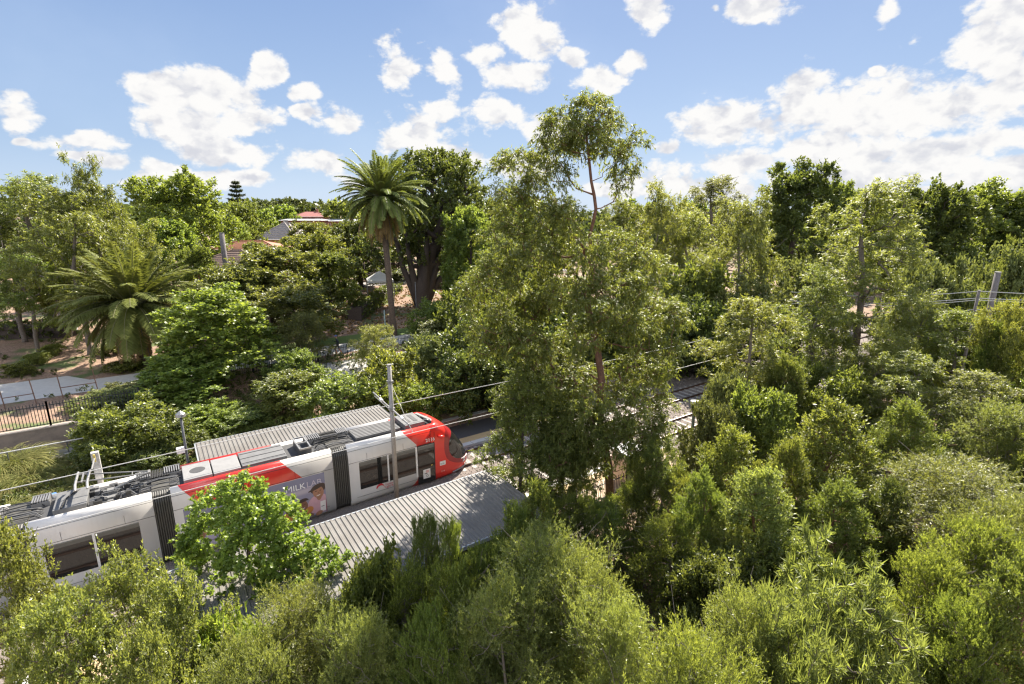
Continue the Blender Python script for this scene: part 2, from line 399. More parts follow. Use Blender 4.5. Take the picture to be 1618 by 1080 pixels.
# loose stones on the ballast
rng = np.random.default_rng(5)
def stones(name, count, ur, nr, zf, size, m):
    u = rng.uniform(*ur, count); n = rng.uniform(*nr, count); s = rng.uniform(.5, 1, count) * size
    base = np.array([(1, 0, 0), (0, 1, 0), (-1, 0, 0), (0, -1, 0), (0, 0, .8), (0, 0, -.6)], float)
    fc = np.array([(0, 1, 4), (1, 2, 4), (2, 3, 4), (3, 0, 4)])
    V = base[None] * s[:, None, None] * rng.uniform(.6, 1.2, (count, 6, 1)); a = rng.uniform(0, 6.28, count)
    x = V[..., 0] * np.cos(a)[:, None] - V[..., 1] * np.sin(a)[:, None]; y = V[..., 0] * np.sin(a)[:, None] + V[..., 1] * np.cos(a)[:, None]
    P = np.stack([x + u[:, None], y + n[:, None], V[..., 2] + zf + .01], -1).reshape(-1, 3)
    F = (fc[None] + (np.arange(count) * 6)[:, None, None]).reshape(-1, 3)
    me = bpy.data.meshes.new(name); me.from_pydata(P.tolist(), [], F.tolist()); me.materials.append(m)
    o = link_mesh(name, me); o.rotation_euler = (0, 0, ROTZ); tag(o, kind='stuff'); return o
M_STONE = mat('stone_chip', (.34, .285, .245), .9, noise=(3, .8, (.16, .13, .115)))
stones('ballast_gravel', 26000, (8, 48), (19.4, 29.0), .15, .045, M_STONE)

M_STEEL_TOP = mat('rail_steel', (.30, .27, .25), .35, .8, noise=(8, .6, (.16, .10, .07)))
M_RUST = mat('rail_rust', (.14, .075, .05), .8)
M_SLEEPER = mat('sleeper_concrete', (.44, .40, .35), .9, noise=(8, .7, (.28, .24, .21)))
def track(name, label, nc):
    t = rail_empty(name, label, 'railway track', 0, nc, 0, 'parallel light rail tracks')
    for s in (-.7575, .7575):
        b = MB()
        prof = [(-.07, .17), (.07, .17), (.07, .185), (.012, .20), (.012, .275), (.036, .285), (.036, .318), (-.036, .318), (-.036, .285), (-.012, .275), (-.012, .20), (-.07, .185)]
        b.extrude_x([(y + s, z - .02) for y, z in prof], [-45, 118])
        for k in range(len(b.f)): b.m[k] = 1
        b.m[6] = 0
        b.build('rail', [M_STEEL_TOP, M_RUST], t, norm=False)
    b0 = MB().box(-.12, .12, -1.25, 1.25, .02, .165)
    for e in (-.7575, .7575): b0.box(-.07, .07, e - .16, e + .16, .165, .18)
    s0 = b0.build('sleeper', M_SLEEPER, t, bevel=0)
    s0.location = (12.3, 0, 0)
    for k in range(1, 62):
        c = s0.copy(); c.location = (12.3 + .68 * k, 0, 0); c.parent = t; COL.objects.link(c)
    return t
track('railway_track', 'light rail track the red and white tram stands on, beside the far platform', 24.63)
track('railway_track', 'empty light rail track nearer the camera, beside the near platform and cabinet', 20.74)

M_PAVE = mat('platform_asphalt', (.075, .072, .075), .85, noise=(20, .5, (.11, .105, .10)), bump=.3)
M_EDGE = mat('platform_edge_stone', (.62, .60, .56), .8, noise=(5, .4, (.50, .48, .44)))
M_YEL = mat('platform_tactile', (.58, .41, .21), .8, noise=(12, .6, (.42, .31, .18)), bump=.3)
M_BEIGE = mat('platform_paving', (.50, .37, .25), .85, noise=(9, .6, (.38, .28, .19)))
M_BLOCK = mat('wall_block', (.36, .28, .225), .95, noise=(5, .7, (.25, .19, .15)), bump=.4)
def platform(name, n_edge, n_back, u0, u1, pav):
    s = 1 if n_back > n_edge else -1
    b = MB(); lo, hi = sorted((n_edge, n_back))
    b.box(u0, u1, lo, hi, -.2, .30, 0)
    q = lambda a, c, z, m: b.quad((u0, n_edge + s * a, z), (u1, n_edge + s * a, z), (u1, n_edge + s * c, z), (u0, n_edge + s * c, z), m)
    q(.0, .42, .304, 1); q(.42, 1.12, .304, 2)
    b.quad((u0, n_edge - s * .004, .0), (u1, n_edge - s * .004, .0), (u1, n_edge - s * .004, .30), (u0, n_edge - s * .004, .30), 1)
    k = u0 + 1
    while k < u1:                                               # joints between the edge slabs
        b.box(k, k + .02, min(n_edge, n_edge + s * .42), max(n_edge, n_edge + s * .42), .304, .3065, 3); k += 1.0
    return rail_struct(b, name, [pav, M_EDGE, M_YEL, M_RUST])
platform('far_platform', 25.98, 29.1, -12, 25.5, M_PAVE)
platform('near_platform', 19.28, 15.2, -12, 11.6, M_BEIGE)
platform('near_platform', 19.28, 16.5, 11.6, 24.5, M_BEIGE)

# low block wall behind the far platform with a pale rail on top
t = rail_empty('platform_wall', 'low brown block wall with pale coping behind the dark far platform', 'wall', 0, 0, 0)
b = MB().box(-12, 40, 29.12, 29.42, -.1, .74)
for k in range(0, 130): b.box(-12 + k * .4, -12 + k * .4 + .012, 29.112, 29.13, .0, .74, 1)
b.build('block_course', [M_BLOCK, M_RUST], t)
b = MB().box(-12, 40, 29.10, 29.46, .742, .80); b.build('coping', M_EDGE, t)

# ------------------------------------------------------------------ the tram
M_PAINT = bpy.data.materials.new('tram_paint'); M_PAINT.use_nodes = True
def tram_paint(m):
    t = NT(m.node_tree); bs = t.n['Principled BSDF']
    bs.inputs['Roughness'].default_value = .28; bs.inputs['Coat Weight'].default_value = .4; bs.inputs['Coat Roughness'].default_value = .12
    tcn = t.add('ShaderNodeTexCoord').outputs['Object']; sp = t.add('ShaderNodeSeparateXYZ', {0: tcn}); u, z = sp.outputs[0], sp.outputs[2]
    gt = lambda a, c: t.math('GREATER_THAN', a, c); AND = lambda a, c: t.math('MULTIPLY', a, c); OR = lambda a, c: t.math('MAXIMUM', a, c)
    dz = t.math('MULTIPLY', t.math('SUBTRACT', 3.2, z), .86)
    top = gt(z, 2.42)
    r1 = AND(top, gt(u, t.math('ADD', 9.5, dz)))                                   # shoulder above the cab door
    r2 = gt(u, t.math('ADD', 10.06, 0.0))
    r3 = AND(gt(.62, z), gt(u, t.math('ADD', 9.58, t.math('MULTIPLY', z, .85))))   # wedge at the sill
    r4 = AND(top, AND(gt(t.math('ADD', 3.72, dz), u), gt(u, t.math('SUBTRACT', -.2, t.math('MULTIPLY', dz, -.9)))))
    red = OR(OR(AND(r2, OR(gt(u, 10.7), OR(top, gt(.7, z)))), r1), OR(r3, r4))
    n = t.add('ShaderNodeTexNoise', {'Vector': tcn, 'Scale': 1.3, 'Detail': 5.0}).outputs['Fac']
    streak = t.add('ShaderNodeMapping', {'Vector': tcn}); streak.inputs['Scale'].default_value = (14, 14, .9)
    n2 = t.add('ShaderNodeTexNoise', {'Vector': streak.outputs[0], 'Scale': 1.0, 'Detail': 3.0}).outputs['Fac']
    wcol = t.mix(t.math('MULTIPLY', t.step(n2, .45, .8), .25), t.mix(n, (.60, .57, .53), (.66, .635, .60)), (.55, .50, .44))
    low = t.math('SUBTRACT', 1.0, t.step(z, .1, .8))
    wcol = t.mix(t.math('MULTIPLY', low, .25), wcol, (.52, .45, .37))
    rcol = t.mix(n, (.62, .030, .022), (.72, .045, .030))
    t.l.new(t.mix(red, wcol, rcol), bs.inputs['Base Color'])
tram_paint(M_PAINT)
M_RED = mat('tram_red', (.66, .035, .025), .25, noise=(1.2, .5, (.60, .028, .02)))
M_DRED = mat('tram_dark_red', (.30, .020, .022), .25, noise=(2, .4, (.25, .018, .02)))
M_GLASS = mat('tram_glass', (.018, .018, .017), .03, noise=(1.0, .3, (.03, .027, .022)), spec=.9)
M_GLASS.node_tree.nodes['Principled BSDF'].inputs['IOR'].default_value = 1.45
M_RUB = mat('rubber_black', (.022, .021, .020), .7, noise=(20, .6, (.05, .046, .04)))
M_BELL = mat('bellows_rubber', (.070, .066, .058), .55, noise=(6, .6, (.10, .095, .08)))
M_ROOF = mat('roof_grey', (.15, .148, .146), .6, noise=(3, .6, (.10, .097, .095)))
M_RGREY = mat('roof_panel', (.24, .235, .23), .6, noise=(2, .6, (.18, .175, .17)))
M_ROOFD = mat('roof_dark', (.045, .045, .047), .7, noise=(5, .6, (.075, .072, .07)))
M_ALU = mat('alu', (.34, .33, .32), .4, .6, noise=(8, .4, (.40, .39, .37)))
M_PIPE = mat('pantograph_grey', (.24, .235, .225), .5, .3)
M_WHITE = mat('white_sticker', (.78, .76, .73), .5)
TN = 24.63                                                      # track centre
tram = rail_empty('tram', 'red and white articulated tram with rooftop pantograph, stopped between the two platform shelters', 'tram', 0, TN, 0)
HW = 1.325
PROF = [(-1.16, .16), (-1.28, .34), (-1.318, .62), (-1.325, 1.0), (-1.325, 2.45), (-1.312, 2.75), (-1.28, 3.0), (-1.21, 3.2), (-1.08, 3.33), (-.98, 3.355),
        (-.94, 3.20), (.94, 3.20), (.98, 3.355), (1.08, 3.33), (1.21, 3.2), (1.28, 3.0), (1.312, 2.75), (1.325, 2.45), (1.325, 1.0), (1.318, .62), (1.28, .34), (1.16, .16)]
MODS = [('front', 6.53, 10.92), ('mid', -.60, 5.80), ('panto', -4.98, -1.22), ('rear', -12.4, -5.70), ('tail', -17, -13.1)]
def side_quad(b, u0, u1, z0, z1, off, m=0, s=-1):
    b.box(u0, u1, min(s * (HW - .02), s * (HW + off)), max(s * (HW - .02), s * (HW + off)), z0, z1, m)
for nm, u0, u1 in MODS:
    b = MB().extrude_x(PROF, [u0, u1])
    o = b.build('body', M_PAINT, tram, smooth=False)
    for p in o.data.polygons: p.use_smooth = abs(p.normal.x) < .5
    b = MB()                                                   # panel joints
    for z in (2.46, 3.06):
        y = HW + .0035 if z < 2.6 else 1.27
        for s in (-1, 1): b.box(u0, u1, s * y - .004, s * y + .004, z - .006, z + .006)
    b.box(u0 + .3, u1 - .3, -1.322, -1.316, .575, .587)
    for uu in np.arange(u0 + .9, u1, 1.9): b.box(uu - .004, uu + .004, -1.325, -1.318, 2.46, 2.8)
    b.build('panel_joint', M_RUB, tram)
# windows with their slim posts
def window(u0, u1, z0=.96, z1=2.41, name='window'):
    for s in (-1, 1):
        b = MB(); side_quad(b, u0, u1, z0, z1, .005, 0, s)
        o = b.build(name, M_GLASS, tram)
        if s < 0:
            b = MB(); side_quad(b, u0 + .03, u1 - .03, z1 - .36, z1 - .35, .009, 0); b.build('window_bar', M_RUB, o)
WIN = [(7.02, 8.45), (8.53, 9.98), (-4.62, -3.22), (-3.14, -1.76), (-12.1, -10.8), (-10.7, -9.4), (-7.3, -6.1)]
for a, c in WIN: window(a, c, *((.98, 2.38) if a < -1 else (.96, 2.41)))
b = MB()
for a in (8.49, -3.18): side_quad(b, a - .04, a + .04, .95, 2.42, .012)
side_quad(b, 10.0, 10.08, .70, 2.42, .012)
b.build('window_post', M_WHITE, tram)
# double doors in the cab module and further back
for (a, c) in ((10.1, 11.06), (-9.2, -7.6)):
    for s in (-1, 1):
        b = MB(); side_quad(b, a, c, .29, 2.41, .006, 0, s); d = b.build('door', M_GLASS, tram)
        if s < 0:
            b = MB()
            for z in (.28, 2.42): side_quad(b, a, c, z - .02, z + .02, .014)
            for uu in (a, c): side_quad(b, uu - .02, uu + .02, .28, 2.42, .014)
            b.build('door_seal', M_RUB, d)
            b = MB(); side_quad(b, c - .22, c - .14, 1.16, 1.2, .02); b.build('handle', mat('door_button', (.75, .55, .12), .5), d)
            if a > 5:
                b = MB(); side_quad(b, a + .27, a + .68, .5, 1.02, .011); st = b.build('notice_sticker', M_WHITE, d)
                b = MB(); side_quad(b, a + .34, a + .50, .76, .80, .015); side_quad(b, a + .43, a + .60, .82, .96, .015, 1)
                ring = [(a + .50 + .06 * math.cos(q * .524), .64 + .06 * math.sin(q * .524)) for q in range(13)]
                for (x0, z0), (x1, z1) in zip(ring, ring[1:]): b.obox((x0, -HW - .013, z0), (x1, -HW - .013, z1), .006, .014)
                b.build('notice_print', [M_RUB, mat('sticker_pink', (.75, .45, .42), .6)], st)
# bellows between the modules
bell = [(-1.05, .10), (-1.27, .38), (-1.30, 1.0), (-1.30, 2.5), (-1.25, 2.95), (-1.12, 3.20), (-.9, 3.27), (.9, 3.27), (1.12, 3.20), (1.25, 2.95), (1.30, 2.5), (1.30, 1.0), (1.27, .38), (1.05, .10)]
for u0, u1 in ((5.80, 6.53), (-1.22, -.60), (-5.70, -4.98), (-13.1, -12.4)):
    xs = []; K = 8
    for k in range(K):
        a = u0 + (u1 - u0) * k / K; st = (u1 - u0) / K
        xs += [(a + st * .02, .945), (a + st * .30, 1.0), (a + st * .62, 1.0), (a + st * .9, .945)]
    MB().extrude_x(bell, xs).build('bellows', M_BELL, tram)
# cab nose
ZL = [.18, .30, .45, .62, .80, 1.0, 1.15, 1.3, 1.45, 1.6, 1.8, 2.0, 2.2, 2.4, 2.6, 2.8, 2.95, 3.08, 3.2, 3.29, 3.345]
def half_w(z):
    pr = PROF[:10]
    for (y0, z0), (y1, z1) in zip(pr, pr[1:]):
        if z <= z1: return -(y0 + (y1 - y0) * max(0, (z - z0) / (z1 - z0)))
    return .98
def pl(tab, z):
    for (z0, a0), (z1, a1) in zip(tab, tab[1:]):
        if z <= z1: return a0 + (a1 - a0) * max(0, (z - z0) / (z1 - z0))
    return tab[-1][1]
NOSE = [(.17, 13.22), (.30, 13.40), (.45, 13.50), (.62, 13.53), (.8, 13.51), (1.0, 13.46), (1.23, 13.38), (1.45, 13.27), (1.7, 13.11), (1.95, 12.94), (2.15, 12.80), (2.5, 12.52), (2.75, 12.28), (2.95, 12.06), (3.1, 11.87), (3.22, 11.70), (3.30, 11.55), (3.345, 11.42)]
def nose_u(z): return pl(NOSE, z)
NA = 64
U0 = 10.92
def nose_pt(z, a, off=0.0):
    """a in -pi/2..pi/2 round the plan outline"""
    hw = half_w(z); f = nose_u(z); e = .74
    s = math.copysign(abs(math.sin(a)) ** e, a); c = abs(math.cos(a)) ** .80
    ub = 11.1 if f > 11.2 else U0
    u = (ub + (f - ub) * c)
    return Vector((u + off * math.cos(a), hw * s + off * math.sin(a), z))
zs = list(np.interp(np.linspace(0, len(ZL) - 1, 60), range(len(ZL)), ZL)); aa = list(np.linspace(-math.pi / 2, math.pi / 2, NA + 1))
b = MB()
def sheet_on_nose(lim, z0, z1, off, rows=44, cols=48):
    """smooth skin lying on the nose between its own left and right edge, edge position u = lim(z)"""
    m = MB(); g = []
    for i in range(rows + 1):
        z = z0 + (z1 - z0) * i / rows; f = nose_u(z); c = min(1, max(0, (pl(lim, z) - 11.1) / (f - 11.1))); am = math.acos(c ** (1 / .80))
        g.append([nose_pt(z, am * (2 * j / cols - 1), off) for j in range(cols + 1)])
    for i in range(rows):
        for j in range(cols): m.quad(g[i][j], g[i][j + 1], g[i + 1][j + 1], g[i + 1][j])
    return m
SCR = [(.96, 12.85), (1.0, 12.62), (1.1, 12.38), (1.25, 12.20), (1.4, 12.08), (1.6, 11.99), (1.8, 11.96), (2.0, 11.96), (2.2, 12.02), (2.35, 12.12), (2.47, 12.26), (2.55, 12.40)]
BAND = [(.60, 13.2), (.66, 12.9), (.75, 12.60), (.9, 12.25), (1.1, 11.95), (1.3, 11.79), (1.6, 11.69), (1.9, 11.66), (2.2, 11.67), (2.5, 11.72), (2.75, 11.80), (2.9, 11.85), (3.0, 11.89)]
gl = sheet_on_nose(SCR, .965, 2.545, .012); bd = sheet_on_nose(BAND, .61, 2.99, .006)
for i in range(len(zs) - 1):
    for j in range(NA): b.quad(nose_pt(zs[i], aa[j]), nose_pt(zs[i], aa[j + 1]), nose_pt(zs[i + 1], aa[j + 1]), nose_pt(zs[i + 1], aa[j]), 0)
for s in (0, NA):                                              # straight piece between module and nose
    for i in range(len(zs) - 1):
        p0, p1 = nose_pt(zs[i], aa[s]), nose_pt(zs[i + 1], aa[s])
        b.quad((U0 - .01, p0.y, zs[i]), (p0.x, p0.y, zs[i]), (p1.x, p1.y, zs[i + 1]), (U0 - .01, p1.y, zs[i + 1]), 0)
rim = [nose_pt(3.345, a) for a in aa]; rim = [Vector((U0 - .01, rim[0].y, 3.345))] + rim + [Vector((U0 - .01, rim[-1].y, 3.345))]
inn = [Vector((U0 - .01 + (p.x - U0) * .80, p.y * .90, 3.345)) for p in rim]
for k in range(len(rim) - 1):
    b.quad(rim[k], rim[k + 1], inn[k + 1], inn[k], 0); lo0, lo1 = inn[k] - Vector((0, 0, .16)), inn[k + 1] - Vector((0, 0, .16)); b.quad(inn[k], inn[k + 1], lo1, lo0, 1)
b.poly([p - Vector((0, 0, .16)) for p in inn], 1)
b.poly([(nose_pt(.18, a).x, nose_pt(.18, a).y, .18) for a in aa], 0)
nose = b.build('cab_nose', [M_RED, M_ROOFD], tram, smooth=True, norm=False)
import bmesh
bm = bmesh.new(); bm.from_mesh(nose.data); bmesh.ops.remove_doubles(bm, verts=bm.verts, dist=.0005); bmesh.ops.recalc_face_normals(bm, faces=bm.faces); bm.to_mesh(nose.data); bm.free()
bd_o = bd.build('screen_surround', M_DRED, tram, smooth=True, norm=False)
bm = bmesh.new(); bm.from_mesh(bd_o.data); bmesh.ops.remove_doubles(bm, verts=bm.verts, dist=.0005); bmesh.ops.recalc_face_normals(bm, faces=bm.faces); bm.to_mesh(bd_o.data); bm.free()
gl_o = gl.build('windscreen', M_GLASS, tram, smooth=True, norm=False)
bm = bmesh.new(); bm.from_mesh(gl_o.data); bmesh.ops.remove_doubles(bm, verts=bm.verts, dist=.0005); bmesh.ops.recalc_face_normals(bm, faces=bm.faces); bm.to_mesh(gl_o.data); bm.free()
p0, p1, p2 = nose_pt(1.05, .1, .03), nose_pt(1.45, .0, .03), nose_pt(1.9, -.25, .03)
MB().path([p0, p1, p2], .014, 6).build('wiper', M_RUB, gl_o)
for s in (-1, 1):
    # headlights and the white bumper strip
    b = MB()
    for k, (z, a) in enumerate(((.78, .62), (.66, .66))):
        p = nose_pt(z, s * a, .012); q = nose_pt(z + .09, s * a, .012); d = nose_pt(z, s * (a + .13), .012); e = nose_pt(z + .09, s * (a + .13), .012)
        b.quad(p, d, e, q)
    b.build('headlight', mat('headlight_glass', (.8, .8, .78), .1), tram, norm=False)
    b = MB().path([nose_pt(.84 + .02 * k, s * (.30 + .14 * k), .015) for k in range(5)], .022, 6); b.build('trim_strip', M_WHITE, tram)
    b = MB()
    p = nose_pt(2.6, s * 1.50, .0)
    b.path([(11.30, s * 1.28, 2.72), (11.36, s * 1.42, 2.71), (11.46, s * 1.47, 2.69), (11.58, s * 1.44, 2.66), (11.64, s * 1.36, 2.64)], [.05, .085, .09, .06, .02], 10)
    b.build('mirror_camera', M_RED, tram, smooth=True)
b = MB().path([nose_pt(.34, a, .015) for a in aa[8:-8]], .045, 6); b.build('bumper', M_ALU, tram)
b = MB().box(11.085, 11.10, -HW - .004, -HW + .02, .25, 3.0); b.build('cab_joint', M_DRED, tram)
def text(body, name, parent, u, z, size, m, y=None, font_shear=0.0, align='LEFT', zr=0.0):
    cu = bpy.data.curves.new(name, 'FONT'); cu.body = body; cu.size = size; cu.extrude = .002; cu.shear = font_shear; cu.align_x = align
    cu.materials.append(m)
    tmp = bpy.data.objects.new(name, cu); COL.objects.link(tmp); me = bpy.data.meshes.new_from_object(tmp.evaluated_get(bpy.context.evaluated_depsgraph_get())); bpy.data.objects.remove(tmp)
    if not me.materials: me.materials.append(m)
    o = bpy.data.objects.new(name, me); COL.objects.link(o); o.parent = parent
    o.location = (u, (-HW - .012) if y is None else y, z); o.rotation_euler = (R(90), zr, 0); return o
M_TXTW = mat('lettering_white', (.85, .84, .82), .5); M_TXTR = mat('lettering_red', (.60, .035, .05), .5)
o = text('2116', 'fleet_number', tram, 10.57, 2.55, .27, M_TXTW)
b = MB(); side_quad(b, 11.45, 11.86, .98, 1.23, .0); o = MB().quad((11.36, -HW - .004, .98), (11.70, -HW - .004, .98), (11.70, -HW - .004, 1.22), (11.36, -HW - .004, 1.22)).build('number_plate', M_WHITE, tram, norm=False)
text('2116', 'plate_number', o, 11.39, 1.03, .12, M_RUB, -HW - .007)
text('2116', 'small_number', tram, 11.42, .60, .11, mat('lettering_pink', (.78, .45, .40), .5), -HW - .008)
# operator mark: red arc with two lines of lettering
b = MB(); arc = [(8.02 + .20 * math.cos(R(a)), .72 + .20 * math.sin(R(a)), .055 * math.sin(R((a - 20) / 160 * 180)) + .012) for a in range(0, 171, 10)]
for (x0, z0, w0), (x1, z1, w1) in zip(arc, arc[1:]): b.obox((x0, -HW - .002, z0), (x1, -HW - .002, z1), .02, w0 * 1.6)
b.build('logo_arc', M_TXTR, tram)
text('Transport', 'logo_lettering', tram, 8.26, .80, .12, M_TXTR, -HW - .006); text('Light Rail', 'logo_lettering', tram, 8.26, .66, .15, M_TXTR, -HW - .006)
# advertisement covering the middle module
AD0, AD1 = -.28, 5.36
M_AD = bpy.data.materials.new('advert_print'); M_AD.use_nodes = True
t = NT(M_AD.node_tree); bs = t.n['Principled BSDF']; bs.inputs['Roughness'].default_value = .25
tcn = t.add('ShaderNodeTexCoord').outputs['Object']; sp = t.add('ShaderNodeSeparateXYZ', {0: tcn})
wz = t.math('ADD', sp.outputs[2], t.math('MULTIPLY', sp.outputs[0], -.03))
nn = t.add('ShaderNodeTexNoise', {'Vector': tcn, 'Scale': 2.0, 'Detail': 3.0}).outputs['Fac']
bandm = t.math('MULTIPLY', t.step(wz, 1.35, 1.55), t.math('SUBTRACT', 1.0, t.step(wz, 1.62, 1.78)))
c = t.mix(t.step(wz, .3, 2.2), (.40, .36, .44), (.17, .18, .27)); c = t.mix(t.math('MULTIPLY', bandm, .75), c, (.52, .46, .50))
t.l.new(t.mix(t.math('MULTIPLY', nn, .3), c, (.30, .27, .33)), bs.inputs['Base Color'])
b = MB(); side_quad(b, AD0, AD1, .36, 2.40, .005); ad = b.build('advert', M_AD, tram)
def blob(cx, cz, rx, rz, tilt=0, n=20, a0=0, a1=360):
    pts = []
    for k in range(n):
        a = R(a0 + (a1 - a0) * k / (n - (0 if a1 - a0 == 360 else 1))); x, z = rx * math.cos(a), rz * math.sin(a); c_, s_ = math.cos(R(tilt)), math.sin(R(tilt))
        pts.append((cx + x * c_ - z * s_, cz + x * s_ + z * c_))
    return pts
SK = mat('print_skin', (.40, .20, .12), .4, noise=(5, .6, (.26, .12, .07))); HR = mat('print_hair', (.06, .038, .03), .4); SK2 = mat('print_skin_dark', (.24, .115, .07), .4)
PK = mat('print_pink', (.62, .36, .40), .4); OR_ = mat('print_orange', (.60, .25, .07), .4); CARD = mat('print_carton', (.80, .74, .70), .4); LAV = mat('print_lavender', (.52, .46, .56), .4); TEETH = mat('print_teeth', (.80, .74, .68), .4); MAR = mat('print_maroon', (.25, .03, .06), .4)
ADM = [SK, HR, SK2, PK, OR_, CARD, LAV, TEETH, MAR]
shapes = []; lay = [0]
def flush(nm):
    b = MB()
    for pts, m_ in shapes:
        lay[0] += 1; y = -HW - .0065 - .0006 * lay[0]; b.poly([(x, y, z) for x, z in pts], m_)
    shapes.clear(); return b.build(nm, ADM, ad, norm=False)
def figure(x, z, s, face, hair, top, cap):
    cl = lambda pts: [(min(max(a, AD0 + .01), AD1 - .01), max(c, .38)) for a, c in pts]
    shapes.append((cl(blob(x, z - .62 * s, .52 * s, .50 * s)), top)); shapes.append((cl(blob(x + .02, z - .22 * s, .12 * s, .22 * s)), face))
    if cap: shapes.append((cl(blob(x + .03 * s, z + .17 * s, .37 * s, .24 * s, 12)), hair))
    shapes.append((cl(blob(x, z, .245 * s, .33 * s, 12)), face))
    shapes.append((cl(blob(x + .03 * s, z + .20 * s, .29 * s, .20 * s, 12, 14, 0, 180)), hair))
    if cap: shapes.append((cl(blob(x - .12 * s, z + .19 * s, .34 * s, .055 * s, 14)), hair))
    for e in (-.10, .10): shapes.append((cl(blob(x + e * s, z + .055 * s, .042 * s, .022 * s, 12, 10)), 1))
    shapes.append((cl([(x - .01 * s, z + .02 * s), (x + .04 * s, z - .08 * s), (x - .04 * s, z - .08 * s)]), 2))
    shapes.append((cl(blob(x - .01 * s, z - .155 * s, .10 * s, .045 * s, 12, 12, 180, 360)), 7)); flush('printed_person')
figure(3.72, .98, .80, 2, 1, 4, False); figure(4.30, 1.02, .86, 2, 1, 2, False)
figure(5.02, 1.50, 1.0, 0, 1, 3, True); figure(.2, 1.3, 1.1, 0, 1, 6, False)
shapes.append(([(5.05, .45), (5.30, .47), (5.32, 1.0), (5.07, .98)], 5)); shapes.append(([(5.10, .70), (5.24, .71), (5.24, .74), (5.10, .73)], 1))
shapes.append((blob(4.55, .72, .20, .16, 30), 4)); shapes.append((blob(4.98, .42, .17, .10, 20), 0)); shapes.append(([(5.31, .38), (5.35, .38), (5.35, 1.05), (5.32, 1.0)], 8))
flush('printed_carton')
text('MILK', 'advert_lettering', ad, 3.62, 1.86, .40, M_TXTW, -HW - .0075)
text('LAB', 'advert_lettering', ad, 4.53, 1.86, .40, mat('lettering_lilac', (.50, .44, .50), .5), -HW - .0075)
# roof equipment
def roof_box(name, u0, u1, y0, y1, z0, z1, m, ribs=0, parent=tram, bev=.02):
    o = MB().box(u0, u1, y0, y1, z0, z1).build(name, m, parent, bevel=bev)
    if ribs:
        b = MB()
        for k in range(ribs): 
            y = y0 + (y1 - y0) * (k + .5) / ribs; b.box(u0 + .03, u1 - .03, y - .012, y + .012, z1 - .002, z1 + .018)
        b.build('rib', M_ROOFD, o)
    return o
b = MB()
for nm, u0, u1 in MODS: b.box(u0 + .02, u1 - .02, -.93, .93, 3.19, 3.215)
b.build('roof_deck', M_ROOFD, tram)
roof_box('equipment_box', 9.75, 10.85, -.72, .85, 3.22, 3.47, M_ROOF)            # air conditioner by the cab
b = MB()
for k in range(2): b.box(9.98 + .40 * k, 10.2 + .40 * k, -.40, .58, 3.470, 3.484)
b.build('roof_vent', M_ROOFD, tram)
b = MB().obox((11.0, .75, 3.40), (11.25, -.55, 3.42), .16, .05).obox((10.98, .2, 3.38), (11.4, .05, 3.36), .05, .05).path([(11.0, -.2, 3.36), (11.1, -.5, 3.42), (11.3, -.6, 3.37)], .03, 6)
b.build('horn_bracket', M_ALU, tram)
roof_box('equipment_box', 7.2, 9.55, -.55, .70, 3.22, 3.36, M_ROOF, 7)
roof_box('equipment_box', 2.1, 3.95, -.78, .78, 3.22, 3.42, M_ROOF, 3)
roof_box('equipment_box', 1.0, 2.05, -.78, .78, 3.22, 3.38, M_RGREY, 0)
roof_box('equipment_box', -.1, .95, -.78, .78, 3.22, 3.40, M_RGREY, 0)
b = MB().extrude_x([(y * .32 + .1, z * .02 + 3.38) for y, z in [(math.cos(a), 0) for a in np.linspace(0, 6.28, 17)[:-1]]], [.2, .21]); 
fan = MB(); 
ring = [(.45 + .30 * math.cos(a), .0 + .30 * math.sin(a), 3.405) for a in np.linspace(0, 6.28, 25)[:-1]]
fan.poly(ring); fan.build('roof_fan', M_ROOFD, tram)
# open resistor frame
b = MB()
for (a, c) in (((4.52, -.80), (4.52, .62)), ((5.0, -.80), (5.0, .62)), ((4.52, -.80), (5.0, -.80)), ((4.52, .62), (5.0, .62)), ((4.52, -.1), (5.0, -.1))):
    b.obox((a[0], a[1], 3.56), (c[0], c[1], 3.56), .06, .07)
fr_ = b.build('resistor_frame', M_ALU, tram); MB().box(4.50, 4.56, -.80, .62, 3.2, 3.53).box(4.96, 5.02, -.80, .62, 3.2, 3.53).box(4.5, 5.02, -.83, -.78, 3.2, 3.53).box(4.55, 4.97, -.76, .60, 3.2, 3.32).build('resistor_panel', M_ROOFD, fr_)
def cables(u0, u1, seed):
    rr = random.Random(seed); b = MB()
    for k in range(9):
        y = -.75 + 1.4 * k / 8; h = rr.uniform(.05, .16)
        b.path([(u0 + rr.uniform(-.05, .1), y, 3.26), (u0 + .15, y, 3.26 + h), ((u0 + u1) / 2, y + rr.uniform(-.15, .15), 3.30 + h), (u1 - .15, y + rr.uniform(-.1, .1), 3.26 + h), (u1 + rr.uniform(-.1, .05), y, 3.26)], .022, 6, k % 2)
    return b.build('roof_cable', [M_RUB, M_ROOF], tram)
cables(5.25, 7.05, 3); cables(-1.7, -.2, 4); cables(-6.2, -4.6, 5)
for (a, c) in ((5.1, 5.75), (6.55, 7.1), (-.75, -.15), (-1.75, -1.2), (-5.0, -4.45)):
    b = MB()
    for k in range(7): b.box(a + (c - a) * k / 7 + .015, a + (c - a) * k / 7 + .055, .35, .92, 3.24, 3.47)
    b.box(a, c, .90, .95, 3.22, 3.48).box(a, c, .33, .36, 3.22, 3.40); b.build('terminal_rack', M_ALU, tram)
b = MB()
for k in range(14): b.box(5.75 + k * .057, 5.78 + k * .057, .2, 1.0, 3.28, 3.42)
b.build('bellows_comb', M_RUB, tram); b = MB()
for k in range(12): b.box(-1.22 + k * .057, -1.19 + k * .057, .2, 1.0, 3.28, 3.42)
b.build('bellows_comb', M_RUB, tram)
